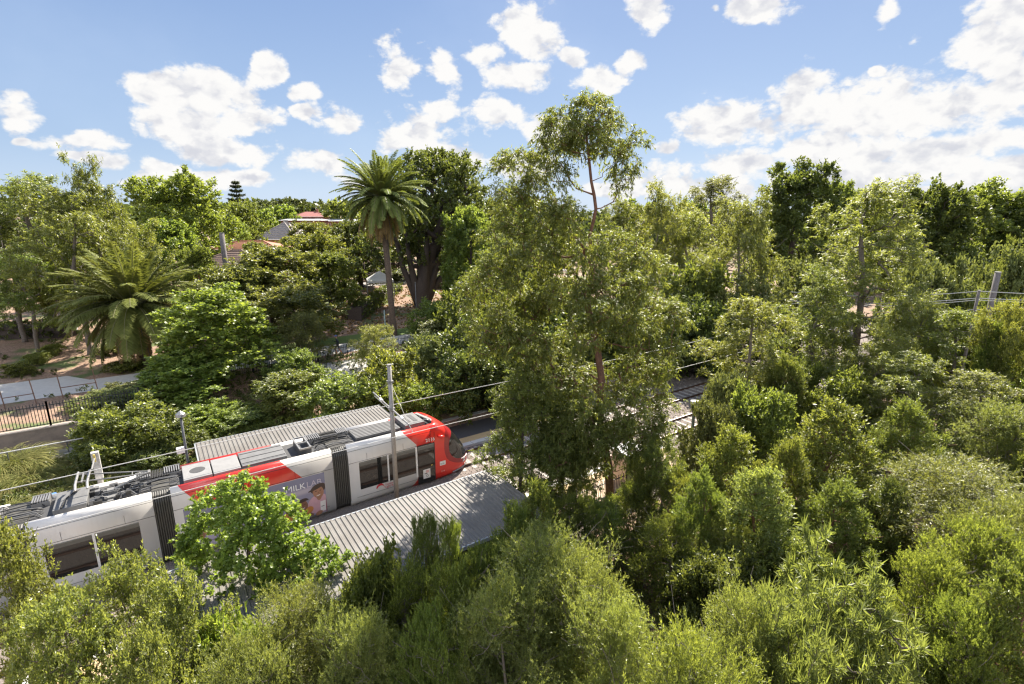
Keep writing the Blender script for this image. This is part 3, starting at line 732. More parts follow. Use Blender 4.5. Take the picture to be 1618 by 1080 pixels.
b = MB().obox((2.0, -.86, 3.30), (4.45, -.86, 3.30), .05, .06).obox((7.0, -.84, 3.27), (10, -.84, 3.27), .05, .05).obox((4.6, -.92, 3.30), (6.3, -.92, 3.30), .03, .03); b.build('conduit', M_RUB, tram)
rr = random.Random(8)
b = MB()
for k in range(46):
    u = rr.uniform(-4.0, -1.6); y = rr.uniform(-.85, .8); s = rr.uniform(.05, .16); b.box(u - s, u + s, y - s * .7, y + s * .7, 3.21, 3.23 + rr.uniform(.05, .22), k % 3)
for k in range(16):
    u = rr.uniform(-3.9, -1.5); y = rr.uniform(-.8, .7); b.path([(u, y, 3.24), (u + .1, y + .05, 3.42), (u + rr.uniform(.2, .6), y + rr.uniform(-.2, .2), 3.40), (u + .55, y, 3.25)], .022, 6, 2)
b.build('roof_switchgear', [M_ROOFD, M_RUB, M_ROOF], tram)
roof_box('equipment_box', -5.0 + .75, -3.35 + .1, -.80, .80, 3.22, 3.46, M_ROOF, 0)
MB().path([(-4.0, -.8, 3.47), (-3.9, -.2, 3.55), (-3.7, .4, 3.50), (-3.5, .7, 3.42)], .03, 6).build('roof_cable', M_RUB, tram)
roof_box('equipment_box', -7.6, -5.8, -.78, .78, 3.22, 3.42, M_ROOF, 3); roof_box('equipment_box', -11.5, -8.5, -.78, .78, 3.22, 3.45, M_ROOF, 3)
# pantograph: lower arm from the roof back to the elbow, upper arms to two contact strips
pg = MB()
foot = Vector((-2.55, .05, 3.36)); elbow = Vector((-1.22, 0, 3.80)); head = Vector((-3.35, 0, 4.18))
pg.path([foot, elbow], [.055, .045], 8)
pg.path([foot + Vector((.2, .22, -.05)), elbow + Vector((0, .08, -.06))], .02, 6)
for s in (-1, 1): pg.path([elbow + Vector((0, s * .09, 0)), elbow + Vector((-.5, s * .17, .09)), head + Vector((0, s * .36, 0))], .026, 6)
pg.obox(elbow + Vector((0, -.13, 0)), elbow + Vector((0, .13, 0)), .09, .10).obox(elbow + Vector((-.55, -.18, .1)), elbow + Vector((-.55, .18, .1)), .03, .03)
pg.box(-2.75, -2.35, -.45, .45, 3.24, 3.30).box(-2.66, -2.44, -.12, .16, 3.28, 3.44)
pt = pg.build('pantograph', M_PIPE, tram)
for du in (-.14, .22):
    c = head + Vector((du, 0, .03)); MB().path([c + Vector((0, -.82, -.16)), c + Vector((0, -.60, -.02)), c + Vector((0, .60, -.02)), c + Vector((0, .82, -.16))], .045, 8).build('contact_strip', M_ALU, pt)
MB().obox(head + Vector((.04, -.45, 0)), head + Vector((.04, .45, 0)), .05, .05).obox(head + Vector((-.14, -.36, 0)), head + Vector((.22, -.36, 0)), .03, .04).obox(head + Vector((-.14, .36, 0)), head + Vector((.22, .36, 0)), .03, .04).build('head_frame', M_PIPE, pt)
# bogies and wheels in the dark under the skirt
for u in (9.0, 7.6, -2.2, -3.9):
    for s in (-1, 1):
        b = MB(); ringp = [(u + .3 * math.cos(a), s * .72, .6 + .3 * math.sin(a)) for a in np.linspace(0, 6.28, 25)[:-1]]
        b.path([(u, s * .66, .60), (u, s * .80, .60)], .30, 24); b.build('wheel', M_RUB, tram)

# ------------------------------------------------------------------ platform shelters
M_CORR = mat('corrugated_steel', (.185, .172, .155), .55, .1, noise=(1.1, .8, (.135, .12, .104)))
M_POST = mat('shelter_post', (.09, .095, .10), .6)
M_OLIVE = mat('shelter_panel', (.055, .070, .045), .5)
M_BRICK = mat('shelter_wall', (.40, .30, .235), .9, noise=(6, .6, (.30, .22, .17)))
def corrugated(u0, u1, n0, n1, z0, z1, pitch=.19, amp=.034):
    """sheet with ribs running across (along n); n0->n1 slopes z0->z1, with real thickness"""
    b = MB(); xs = []; k = 0; x = u0
    while x < u1: 
        xs += [(x, 0), (x + pitch * .30, 0), (x + pitch * .42, amp), (x + pitch * .80, amp), (x + pitch * .92, 0)]; x += pitch
    xs.append((u1, 0)); xs = [(min(a, u1), h) for a, h in xs]
    def row(d): return [((a, n0, z0 + h + d), (a, n1, z1 + h + d)) for a, h in xs]
    for d, fl in ((0, 0), (-.012, 1)):
        r = row(d)
        for p, q in zip(r, r[1:]): b.quad(*( (p[0], q[0], q[1], p[1]) if not fl else (p[0], p[1], q[1], q[0])))
    return b
def shelter(label, u0, u1, n0, n1, z0, z1, wall_n, wall_m, post_us, front_n):
    t = rail_empty('platform_shelter', label, 'shelter', 0, 0, 0)
    corrugated(u0, u1, n0, n1, z0, z1).build('roof', M_CORR, t, norm=False)
    b = MB().obox((u0, n0, z0 - .05), (u1, n0, z0 - .05), .07, .14).obox((u0, n1, z1 - .05), (u1, n1, z1 - .05), .07, .14)
    for u in (u0, u1): b.obox((u, n0, z0 - .06), (u, n1, z1 - .06), .05, .12)
    b.build('fascia', mat('shelter_fascia', (.40, .42, .43), .4, .3), t)
    b = MB()
    for u in post_us: b.obox((u, n0 + .3, z0 - .16), (u, n1 - .3, z1 - .16), .08, .16)
    b.build('rafter', M_POST, t)
    for u in post_us:
        for n in (front_n, wall_n): MB().box(u - .06, u + .06, n - .06, n + .06, .3, 2.86).build('post', M_POST, t)
    b = MB().box(u0 + .3, u1 - .4, wall_n - .06, wall_n + .06, .3, 2.45); b.build('back_wall', wall_m, t)
    return t
far_sh = shelter('corrugated grey shelter roof on the far platform behind the tram', .58, 10.15, 26.25, 28.75, 2.98, 3.02, 28.3, M_BRICK, (1.0, 4.0, 7.0, 9.8), 26.9)
near_sh = shelter('corrugated grey shelter roof on the near platform in front of the tram', -1.2, 11.25, 13.9, 18.05, 2.98, 3.04, 14.35, M_OLIVE, (-.8, 2.0, 4.6, 7.6, 10.8), 17.4)
M_REDSIGN = mat('sign_red', (.62, .05, .05), .5)
sg = rail_empty('platform_sign', 'red and white notice panel at the end of the far shelter', 'sign', 9.0, 26.62, .3)
MB().box(-1.0, 0, -.03, .03, 1.75, 2.5).build('white_panel', M_WHITE, sg); MB().box(.0, .9, -.03, .03, 1.85, 2.55).build('red_panel', M_REDSIGN, sg)
MB().box(-1.04, -.98, -.03, .03, .0, 2.5).box(.88, .94, -.03, .03, 0, 2.5).build('post', M_POST, sg)
sg2 = rail_empty('platform_sign', 'dark red name board under the left end of the far shelter roof', 'sign', 1.3, 26.45, .3)
MB().box(-.6, .55, -.03, .03, 2.0, 2.55).build('board', mat('sign_maroon', (.28, .09, .09), .6), sg2); MB().box(-.6, -.54, -.03, .03, 0, 2.0).box(.49, .55, -.03, .03, 0, 2.0).build('post', M_POST, sg2)

# ------------------------------------------------------------------ masts, wires, lamps
M_MAST = mat('mast_galvanised', (.33, .31, .285), .6, .3, noise=(7, .6, (.23, .20, .18)))
M_WIRE = mat('wire_copper', (.62, .60, .56), .5, .0)
mast = rail_empty('overhead_mast', 'tall grey mast between the tracks in front of the tram, with a bracket arm', 'pole', 8.42, 22.2, 0)
MB().path([(0, 0, 0), (0, 0, 7.38)], [.12, .095], 12).build('post', M_MAST, mast, smooth=True)
MB().path([(0, 0, 7.36), (0, 0, 7.42)], [.11, .11], 12).box(-.13, .13, -.13, .13, 6.55, 6.63).box(-.13, .13, -.13, .13, 5.18, 5.30).build('clamp', M_ALU, mast)
b = MB().path([(0, 2.45, 5.35), (0, .1, 5.22)], .035, 8).path([(0, 2.3, 5.20), (0, .1, 5.10)], .016, 6).path([(0, -.1, 5.22), (0, -2.0, 5.12)], .04, 8).path([(0, -2.0, 5.12), (.05, -2.25, 4.85)], .025, 6)
b.build('bracket_arm', M_ALU, mast)
MB().path([(0, .02, 6.6), (0, 2.2, 5.36)], .010, 5).path([(0, -.02, 6.6), (0, -1.9, 5.14)], .010, 5).build('stay_wire', M_MAST, mast)
MB().path([(0, 1.2, 5.27), (0, 1.45, 5.30)], [.07, .07], 8).path([(0, -1.1, 5.18), (0, -1.35, 5.16)], [.07, .07], 8).build('insulator', M_WHITE, mast)
mast2 = rail_empty('overhead_mast', 'squat pale mast behind the pantograph on the far side of the tram', 'pole', -3.0, 26.35, 0)
MB().path([(0, 0, .3), (0, 0, 4.45)], [.11, .10], 10).build('post', M_MAST, mast2, smooth=True)
MB().box(-.13, .13, -.10, .10, 3.3, 4.5).build('cabinet', mat('mast_pale', (.50, .48, .45), .7, noise=(9, .8, (.30, .28, .26))), mast2)
MB().path([(0, -.1, 4.35), (0, -1.7, 4.42)], .03, 8).build('bracket_arm', M_PIPE, mast2); MB().path([(0, -.35, 4.20), (0, -.36, 4.52)], .04, 8).build('insulator', mat('insulator_yellow', (.55, .42, .10), .5), mast2)
def wire(name, label, pts, r=.013):
    o = MB().path([W(*p) for p in pts], r, 6).build(name, M_WIRE); tag(o, label, 'wire', 'overhead wires above the tracks'); return o
sagpts = lambda n, z, uu: [(u, n + .08 * math.sin(u * .2), z + .04 * math.cos((u - 8) * .15)) for u in uu]
wire('contact_wire', 'overhead contact wire above the track the tram stands on', sagpts(24.6, 4.42, range(-40, 116, 6)), .017)
wire('contact_wire', 'overhead contact wire above the empty nearer track', sagpts(20.74, 4.38, range(-40, 116, 6)), .015)
lamp = rail_empty('lamp_post', 'slim dark lamp post with a pale cap and camera box left of the far shelter', 'lamp', .18, 27.6, 0)
MB().path([(0, 0, .3), (0, 0, 5.0)], [.07, .05], 10).build('post', M_POST, lamp, smooth=True)
MB().path([(0, 0, 4.95), (0, 0, 5.08), (0, 0, 5.22)], [.22, .20, .03], 12).build('lamp_head', M_ALU, lamp)
MB().box(-.38, -.05, -.12, .12, 3.15, 3.42).build('camera_box', M_WHITE, lamp, bevel=.02)
hp = rail_empty('marker_post', 'short post with blue top and red sides showing just above the tram roof', 'post', -4.55, 26.5, .3)
MB().path([(0, 0, 0), (0, 0, 2.1)], .09, 10).build('post', M_POST, hp); MB().box(-.10, .10, -.10, .10, 2.05, 2.62).build('body', mat('post_beige', (.62, .54, .44), .6), hp, bevel=.02)
MB().box(-.14, -.105, -.1, .1, 2.05, 2.5).box(.105, .14, -.1, .1, 2.05, 2.5).build('side_stripe', M_REDSIGN, hp); MB().path([(0, 0, 2.62), (0, 0, 2.72)], [.13, .09], 12).build('cap', mat('post_blue', (.10, .22, .50), .5), hp)

# equipment cabinet on the near platform
cb = rail_empty('equipment_cabinet', 'beige and green equipment cabinet on the near platform behind the tall central gum trunk', 'cabinet', 18.7, 16.7, .3)
MB().box(-.012, 0, 0, 1.1, 0, 1.85).build('end_panel', mat('cabinet_beige', (.60, .44, .31), .6), cb)
MB().box(0, 1.35, 0, 1.1, 0, 1.85).build('body', mat('cabinet_green', (.30, .33, .12), .55), cb, bevel=.02)
MB().box(-.08, 1.43, -.08, 1.18, 1.85, 1.93).build('lid', M_WHITE, cb, bevel=.015)
MB().box(.66, .69, -.012, 0, .05, 1.8).box(.52, .56, -.03, 0, .8, 1.05).build('door_seam', M_RUB, cb)
def picket_fence(label, pts, h, m, step=.12, lift=0.0, name='picket_fence'):
    """pts = ground points of the line"""
    t = thing(name, label, 'fence', pts[0]); o = Vector(pts[0])
    bp = MB(); br = MB(); bpo = MB()
    for a, c in zip(pts, pts[1:]):
        a = Vector(a) - o; c = Vector(c) - o; L = (c - a).length; k = int(L / step); up = Vector((0, 0, 1))
        for i in range(k + 1):
            p = a + (c - a) * (i / k); bp.obox(p + up * .08, p + up * (h + .06), .026, .026)
        for zz in (.12, h - .12): br.obox(a + up * zz, c + up * zz, .04, .04)
        kk = max(1, int(L / 2.4))
        for i in range(kk + 1):
            p = a + (c - a) * (i / kk); bpo.obox(p, p + up * (h + .12), .07, .07)
    bp.build('pickets', m, t); br.build('rails', m, t); bpo.build('posts', m, t); return t
M_BLACK = mat('fence_black', (.022, .023, .026), .5)
picket_fence('short black picket fence behind the near platform beside the cabinet', [W(11.7, 16.62, .3), W(18.6, 16.62, .3)], 1.0, M_BLACK)
# retaining wall and fences on the park side
t = rail_empty('retaining_wall', 'shaded brown concrete retaining wall under the black fence at the left edge', 'wall', 0, 0, 0)
b = MB().box(-42, -1.6, 37.98, 38.30, .4, 2.26); b.build('wall_face', mat('retaining_concrete', (.24, .19, .155), .95, noise=(1.6, .8, (.14, .115, .10)), bump=.5), t)
MB().box(-42, -1.6, 37.94, 38.34, 2.262, 2.33).build('coping', mat('coping', (.34, .29, .25), .9), t)
picket_fence('tall black picket fence on top of the retaining wall at the left', [W(u, 38.14, 2.33) for u in (-40, -24, -12, -6, -1.7)], 1.35, M_BLACK, .14)
picket_fence('black picket fence below the footpath where the runner passes', [W(u, 43.6 + .035 * u, 2.05) for u in (3.0, 8, 13, 19)], 1.1, M_BLACK, .14)
hr = rail_empty('handrail', 'thin pale pipe handrail along the ramp below the retaining wall', 'handrail', 0, 35.45, .87)
b = MB().path([(-40, 0, 1.25), (-2.6, 0, 1.25)], .03, 8); b.build('top_rail', M_WIRE, hr); MB().path([(-40, 0, .55), (-2.6, 0, .55)], .02, 8).build('lower_rail', M_WIRE, hr)
for k in range(8): MB().path([(-2.7 - 2.4 * k, 0, 0), (-2.7 - 2.4 * k, 0, 1.25)], .028, 8).build('post', M_POST, hr)
# timber tree guards in the park
M_TIMB = mat('timber_stake', (.17, .10, .07), .9, noise=(9, .6, (.17, .10, .07)))
def guard(label, u, n, wd):
    p = W(u, n); z = ground(p.x, p.y); t = thing('tree_stakes', label, 'tree stakes', (p.x, p.y, z), ROTZ, 'staked saplings beside the footpath')
    MB().obox((-wd / 2, 0, 0), (-wd / 2 - .08, 0, 1.75), .055, .055).build('stake', M_TIMB, t); MB().obox((wd / 2, .1, 0), (wd / 2 - .1, .1, 1.75), .055, .055).build('stake', M_TIMB, t)
    MB().obox((-wd / 2, 0, .75), (wd / 2, .1, .75), .03, .05).build('crossbar', M_TIMB, t); return t
guard('pair of leaning timber stakes with a crossbar round a thin sapling, nearest the left edge', -8.2, 44.3, 1.5)
guard('pair of dark timber stakes round a sapling right of the leaning pair', -5.2, 44.9, 1.9)
def wood_pole(label, px, ytop, Y, r, lean=0.0, m=None, dark=False):
    p = at_y(px, ytop, Y); zb = ground(p.x, p.y)
    t = thing('utility_pole', label, 'pole', (p.x, p.y, zb)); h = p.z - zb
    MB().path([(0, 0, -.2), (lean, 0, h)], [r * 1.15, r], 12).build('post', m or mat('pole_timber', (.17, .15, .145), .9, noise=(6, .7, (.10, .085, .08))), t, smooth=True)
    MB().path([(lean, 0, h), (lean, 0, h + .04)], [r * 1.05, r * 1.05], 12).build('cap', M_ALU, t)
    return t
wood_pole('weathered grey timber pole standing before the striped tile roof at left', 350, 368, 62, .27)
up1 = wood_pole('thick timber power pole with a pale cap at the right edge', 1577, 430, 36, .18)
up2 = wood_pole('thin timber pole carrying wires just left of the thick power pole', 1547, 459, 35, .09)
wood_pole('green painted lamp column beside the tall palm trunk', 607, 490, 51, .07, m=mat('lamp_green', (.22, .28, .25), .6))
wood_pole('very thin dark pole in front of the fig tree trunk', 656, 446, 53, .035, m=M_POST)
p = at_y(1098, 634, 28.5); t = thing('signal_post', 'short post with white cap beside the empty track at right', 'post', (p.x, p.y, ground(p.x, p.y)))
h = p.z - t.location.z; MB().path([(0, 0, 0), (0, 0, h - .1)], .09, 10).build('post', mat('post_green', (.12, .15, .12), .7), t); MB().box(-.22, .22, -.14, .14, h - .12, h + .05).build('cap', M_WHITE, t, bevel=.02)
for k, (z0, x1, z1, sag) in enumerate(((-.05, -9.5, -2.6, .35), (-.9, -9.5, -3.3, .3), (-1.15, -9.3, -3.5, .3), (-2.3, -8, -4.0, .5))):
    a = Vector(up2.location) + Vector((0, 0, at_y(1547, 459, 35).z - up2.location.z + z0 * .55)); c = a + Vector((x1, 6, z1 * .35)); d_ = a + Vector((14, -5, .9))
    for q, e in ((c, 0), (d_, 1)):
        pass
    o = MB().path([a.lerp(c, f) - Vector((0, 0, sag * 4 * f * (1 - f))) for f in np.linspace(0, 1, 9)] [::-1] + [a.lerp(d_, f) - Vector((0, 0, sag * 4 * f * (1 - f))) for f in np.linspace(.05, 1, 9)], .025, 5).build('power_wire', M_WIRE)
    tag(o, ['topmost wire strung from the thin timber pole at right', 'second wire from the top on the thin timber pole', 'third wire from the top on the thin timber pole', 'lowest wire crossing the thin timber pole at right'][k], 'wire', 'power wires at the right edge')

# ------------------------------------------------------------------ vegetation
def nrm(a): return a / np.maximum(np.linalg.norm(a, axis=-1, keepdims=True), 1e-9)
def leaf_mesh(name, base, d, side, L, Wd, v, t, material, shape='lance'):
    """one polygon per leaf; base (k,3), d direction, side vector, lengths L, widths Wd, attributes v and t"""
    k = len(base); d = d * L[:, None]; sd = side * (Wd * .5)[:, None]; nn = nrm(np.cross(d, side)) * (L * .06)[:, None]
    if shape == 'lance': P = np.stack([base, base + d * .42 - sd + nn, base + d, base + d * .42 + sd + nn], 1)
    elif shape == 'broad': P = np.stack([base, base + d * .22 - sd * .8 + nn, base + d * .60 - sd + nn, base + d, base + d * .60 + sd + nn, base + d * .22 + sd * .8 + nn], 1)
    else:                                                       # lobed
        P = np.stack([base, base + d * .12 - sd * .9, base + d * .42 - sd * .55 + nn, base + d * .62 - sd * 1.1, base + d * .72 - sd * .4 + nn, base + d, base + d * .72 + sd * .4 + nn, base + d * .62 + sd * 1.1, base + d * .42 + sd * .55 + nn, base + d * .12 + sd * .9], 1)
    q = P.shape[1]
    me = bpy.data.meshes.new(name); me.vertices.add(k * q); me.vertices.foreach_set('co', P.reshape(-1).astype(np.float32))
    me.loops.add(k * q); me.loops.foreach_set('vertex_index', np.arange(k * q, dtype=np.int32))
    me.polygons.add(k); me.polygons.foreach_set('loop_start', np.arange(0, k * q, q, dtype=np.int32)); me.polygons.foreach_set('loop_total', np.full(k, q, dtype=np.int32))
    for nm, arr in (('v', v), ('t', t)):
        at = me.attributes.new(nm, 'FLOAT', 'FACE'); at.data.foreach_set('value', np.clip(arr, 0, 1).astype(np.float32))
    me.materials.append(material); me.update(calc_edges=True); return me
def sprays(rg_, C, O, cr, m, q, L, Wd, up=.3, droop=.0, rand=.6, ldroop=0.0, ang=.8, tl=None):
    """leaf positions: every clump centre C (outward O) carries m twigs with q leaves each"""
    k = len(C); tl = cr if tl is None else tl
    dirs = nrm(O[:, None] * .75 + rg_.normal(0, rand, (k, m, 3)) + np.array([0, 0, up]))
    ln = tl * rg_.uniform(.55, 1.25, (k, m, 1))
    st = C[:, None] + rg_.normal(0, cr * .28, (k, m, 3)) - dirs * ln * .35
    tt = rg_.uniform(.08, 1, (k, m, q, 1))
    p = st[:, :, None] + dirs[:, :, None] * ln[:, :, None] * tt; p[..., 2] -= (droop * ln[:, :, None] * tt ** 2)[..., 0]
    ld = nrm(dirs[:, :, None] * (1 - ang * .5) + nrm(rg_.normal(0, 1, (k, m, q, 3))) * ang + np.array([0, 0, -ldroop]) - np.array([0, 0, 1.0]) * droop * tt)
    upv = nrm(rg_.normal(0, .75, (k, m, q, 3)) + np.array([0, 0, .8])); sd = nrm(np.cross(ld, upv))
    cv = rg_.uniform(0, 1, (k, 1, 1)) * .55 + rg_.uniform(0, 1, (k, m, 1)) * .2 + rg_.uniform(0, .45, (k, m, q)) - .1
    tip = np.clip((tt[..., 0] - .45) / .55, 0, 1) * (rg_.uniform(0, 1, (k, m, 1)) ** 1.3)
    N = k * m * q
    return p.reshape(N, 3), ld.reshape(N, 3), sd.reshape(N, 3), rg_.uniform(.7, 1.2, N) * L, rg_.uniform(.75, 1.15, N) * Wd, cv.reshape(N), np.broadcast_to(tip, (k, m, q)).reshape(N)
def lobe_points(rg_, lobes, k):
    vol = np.array([l[6] * (l[3] * l[4] * l[5]) ** .6 for l in lobes]); vol = vol / vol.sum(); C = []; O = []
    for l, f in zip(lobes, vol):
        c = max(2, int(round(k * f))); d = nrm(rg_.normal(0, 1, (c * 3, 3)))
        keep = (d[:, 2] > -.25) | (rg_.uniform(0, 1, c * 3) < .35); d = d[keep][:c]
        r = rg_.uniform(.45, 1.0, (len(d), 1)) ** .6
        C.append(np.array(l[:3]) + d * r * np.array(l[3:6])); O.append(d)
    return np.concatenate(C), nrm(np.concatenate(O))
def skeleton(rg_, trunk, clumps, r_tip, r_base, thin=.0, k=6, name='trunk', material=None, rise=.25):
    pos = [np.array(trunk[0], float)]; par = [-1]
    for a, c in zip(trunk, trunk[1:]):
        a = np.array(a, float); c = np.array(c, float); L = np.linalg.norm(c - a); s = max(2, int(L / (max(.25, .035 * np.linalg.norm(np.array(trunk[-1]) - np.array(trunk[0]))))))
        for i in range(1, s + 1): pos.append(a + (c - a) * i / s + rg_.normal(0, r_base * .10, 3)); par.append(len(pos) - 2)
    nt = len(pos); base = np.array(trunk[0], float)
    P = np.array(pos + [np.zeros(3)] * (len(clumps) * 4 + 8)); n = nt
    ax = np.array(pos); dd = np.array([np.min(np.linalg.norm(ax - c, axis=1)) for c in clumps])
    lo = int(nt * .22)
    for ci in np.argsort(dd):
        c = clumps[ci]; v = c - P[lo:n]; dist = np.linalg.norm(v, axis=1); hd = np.linalg.norm(v[:, :2], axis=1)
        cost = dist + .9 * np.maximum(0, -(v[:, 2] - rise * hd))
        j = lo + int(np.argmin(cost)); a = P[j].copy(); L = dist[j - lo]; s = 2 if L < 1.0 else (3 if L < 2.5 else 4); pj = j
        for i in range(1, s + 1):
            f = i / s; p = a + (c - a) * f + rg_.normal(0, .06 * L, 3) * (f < 1); p[2] -= .10 * L * math.sin(math.pi * f)
            P[n] = p; par.append(pj); pj = n; n += 1
            if n >= len(P) - 6: break
        if n >= len(P) - 6: break
    cnt = np.zeros(n); child = np.zeros(n, int)
    for i in range(1, n): child[par[i]] += 1
    for i in range(n): 
        if child[i] == 0: cnt[i] = 1
    for i in range(n - 1, 0, -1): cnt[par[i]] += cnt[i]
    tot = cnt[0]; rr = np.maximum(r_tip, r_base * (cnt / tot) ** .52)
    for i in range(nt): rr[i] = max(rr[i], r_base * (1 - .8 * i / nt) if i < nt * .5 else rr[i])
    rr[0] *= 1.35
    idx = np.array([i for i in range(nt, n) if rr[i] > thin]); pa = np.array(par)[idx]
    A = P[pa]; B = P[idx]; d = nrm(B - A); ref = np.where(np.abs(d[:, 2:3]) > .9, np.array([[1.0, 0, 0]]), np.array([[0, 0, 1.0]]))
    e1 = nrm(np.cross(d, ref)); e2 = np.cross(d, e1); an = np.arange(k) * 2 * math.pi / k
    ring = e1[:, None] * np.cos(an)[None, :, None] + e2[:, None] * np.sin(an)[None, :, None]
    ra = np.minimum(rr[pa], rr[idx] * 1.6)
    V = np.concatenate([A[:, None] + ring * ra[:, None, None], B[:, None] + d[:, None] * (rr[idx] * .2)[:, None, None] + ring * rr[idx][:, None, None]], 1).reshape(-1, 3)
    E = len(idx); q = np.arange(k); F = np.stack([q, (q + 1) % k, (q + 1) % k + k, q + k], 1)[None] + (np.arange(E) * 2 * k)[:, None, None]
    F = F.reshape(-1, 4)
    tb = MB(); tb.path([tuple(p) for p in P[:nt]], [float(r) for r in np.maximum.accumulate(rr[:nt][::-1])[::-1]], k + 3)         # the bole is one unbroken tube
    V2 = V.tolist() + tb.v; F2 = [tuple(f) for f in F.tolist()] + [tuple(i_ + len(V) for i_ in f) for f in tb.f]
    me = bpy.data.meshes.new(name); me.from_pydata(V2, [], F2); me.polygons.foreach_set('use_smooth', [True] * len(F2)); me.materials.append(material); return me

LIB = {}
def species(kind, variants, H, Wd, fn): LIB[kind] = dict(H=H, W=Wd, fn=fn, n=variants, meshes={})
def env_lobes(rg_, H, Wd, z0, n, rad, top=.5, flat=.75, inner=True):
    """n lobes spread inside an egg-shaped envelope of height z0..H and width Wd"""
    out = []
    for i in range(n):
        f = (i + .5) / n; z = z0 + (H - z0) * f; e = math.sin(math.pi * min(1, max(.04, f ** top))) ** .55
        a = i * 2.4 + rg_.uniform(-.5, .5); r = Wd * .5 * e * rg_.uniform(.45, .85); s = rad * rg_.uniform(.75, 1.25)
        out.append((math.cos(a) * r, math.sin(a) * r, min(z, H - s * flat * .9), s, s, s * flat, 1.0))
    for i in range(int(n * .9)):                                # loose shoots breaking the outline
        b0 = out[rg_.integers(0, n)]; a = math.atan2(b0[1], b0[0]) + rg_.uniform(-.8, .8); k_ = rg_.uniform(.6, 1.15); s = rad * rg_.uniform(.22, .42)
        out.append((b0[0] + math.cos(a) * rad * k_ * .8, b0[1] + math.sin(a) * rad * k_ * .8, min(b0[2] + rad * k_ * rg_.uniform(.2, 1.0), H * 1.06), s, s, s * rg_.uniform(1.1, 2.0), .8))
    if inner: out.append((0, 0, (H + z0) / 2, Wd * .22, Wd * .22, (H - z0) * .35, .35))
    return out
def cone_lobes(seed, H, Wd):
    """upright crown: tiers of rising branches, each ending in feathery upright tips, gaps between them"""
    g = np.random.default_rng(seed); out = []
    for i in range(24):
        f = (i + .5) / 24; z = .9 + (H - 1.5) * f ** .9; r = Wd * .5 * (1 - f) ** .65 * g.uniform(.55, 1.0); a = i * 2.4 + g.uniform(-.5, .5); s = .42 * (1.15 - .5 * f) * g.uniform(.75, 1.2)
        out.append((math.cos(a) * r, math.sin(a) * r, z, s, s, s * 1.35, 1.0))
        for k in range(2):
            a2 = a + g.uniform(-.6, .6); out.append((math.cos(a2) * (r + .15), math.sin(a2) * (r + .15), z + s * g.uniform(.9, 1.7), s * .36, s * .36, s * g.uniform(.5, .9), 1.0))
    return out
def make(kind, seed, H, Wd, z0, nl, rad, ncl, m, q, L, lw, cr, bark, r_base, up=.3, droop=0, rand=.6, ldroop=0, ang=.8, shape='lance', forks=1, flat=.75, top=.5, thin=.0, r_tip=.015, lobes=None, lean=.3, rise=.25, tl=None, k=6):
    rg_ = np.random.default_rng(seed)
    lobes = lobes or env_lobes(rg_, H, Wd, z0, nl, rad, top, flat)
    C, O = lobe_points(rg_, lobes, ncl)
    axis = np.array([0, 0, 1.0]); O = nrm(O + nrm(C - axis * (z0 + (H - z0) * .35)) * .7)
    tr = [(0, 0, -.15), (rg_.uniform(-.5, .5) * lean * .4, rg_.uniform(-.5, .5) * lean * .4, z0 * .6 + .1), (rg_.uniform(-1, 1) * lean, rg_.uniform(-1, 1) * lean, z0 + (H - z0) * .35), (rg_.uniform(-1, 1) * lean * 1.5, rg_.uniform(-1, 1) * lean * 1.5, H * .86)]
    kd = max(3, ncl // 14); td = C[rg_.integers(0, len(C), kd)] * np.array([1.12, 1.12, 1.0]) + rg_.normal(0, rad * .5 + .1, (kd, 3))    # bare twigs
    tm = skeleton(rg_, tr, np.concatenate([C, td]), r_tip, r_base, thin, k, kind + '_trunk', BK[bark], rise)
    cm = leaf_mesh(kind + '_crown', *sprays(rg_, C, O, cr, m, q, L, lw, up, droop, rand, ldroop, ang, tl), LM['mid'], shape)
    return tm, cm
species('gum', 3, 12, 7.5, lambda s: make('gum', 100 + s, 12, 7.5, 3.4, 15, 1.25, 330, 7, 11, .26, .062, .62, 'grey', .17, up=.25, droop=.35, ldroop=.45, lean=.5, thin=.012, flat=.62))
species('gumtall', 2, 15, 7, lambda s: make('gumtall', 140 + s, 15, 7, 4.5, 18, 1.2, 340, 7, 12, .24, .055, .62, 'grey', .2, up=.35, droop=.3, ldroop=.4, lean=.5, thin=.012, flat=.7))
species('tree', 3, 10, 8, lambda s: make('tree', 200 + s, 10, 8, 2.2, 20, 1.5, 420, 7, 10, .26, .12, .6, 'dark', .2, up=.45, rand=.7, shape='broad', thin=.02))
species('dome', 3, 14, 12, lambda s: make('dome', 300 + s, 14, 12, 2.0, 30, 2.0, 620, 8, 9, .34, .17, .75, 'dark', .4, up=.6, rand=.7, shape='broad', thin=.03, flat=.6, top=.62, ang=.7))
species('acacia', 3, 8, 8, lambda s: make('acacia', 400 + s, 8, 8, 2.2, 17, 1.25, 420, 8, 12, .17, .05, .55, 'dark', .14, up=.25, droop=.15, rand=.65, flat=.42, thin=.012, ldroop=.1))
species('young', 3, 6.5, 3.8, lambda s: make('young', 500 + s, 6.5, 3.8, .7, 26, .58, 560, 8, 13, .105, .034, .38, 'red', .09, up=.85, rand=.5, flat=1.15, thin=.006, ang=.5, r_tip=.008, lobes=cone_lobes(500 + s, 6.5, 3.8)))
species('brush', 3, 5, 3.4, lambda s: make('brush', 600 + s, 5, 3.4, .5, 20, .52, 560, 8, 16, .078, .021, .32, 'grey', .08, up=1.3, rand=.35, flat=1.15, thin=.005, ang=.42, r_tip=.007))
species('wisp', 3, 4.5, 4, lambda s: make('wisp', 700 + s, 4.5, 4, .4, 20, .66, 600, 9, 16, .080, .016, .46, 'grey', .07, up=.9, droop=.35, rand=.45, flat=.9, thin=.005, ang=.45, r_tip=.006, tl=.62))
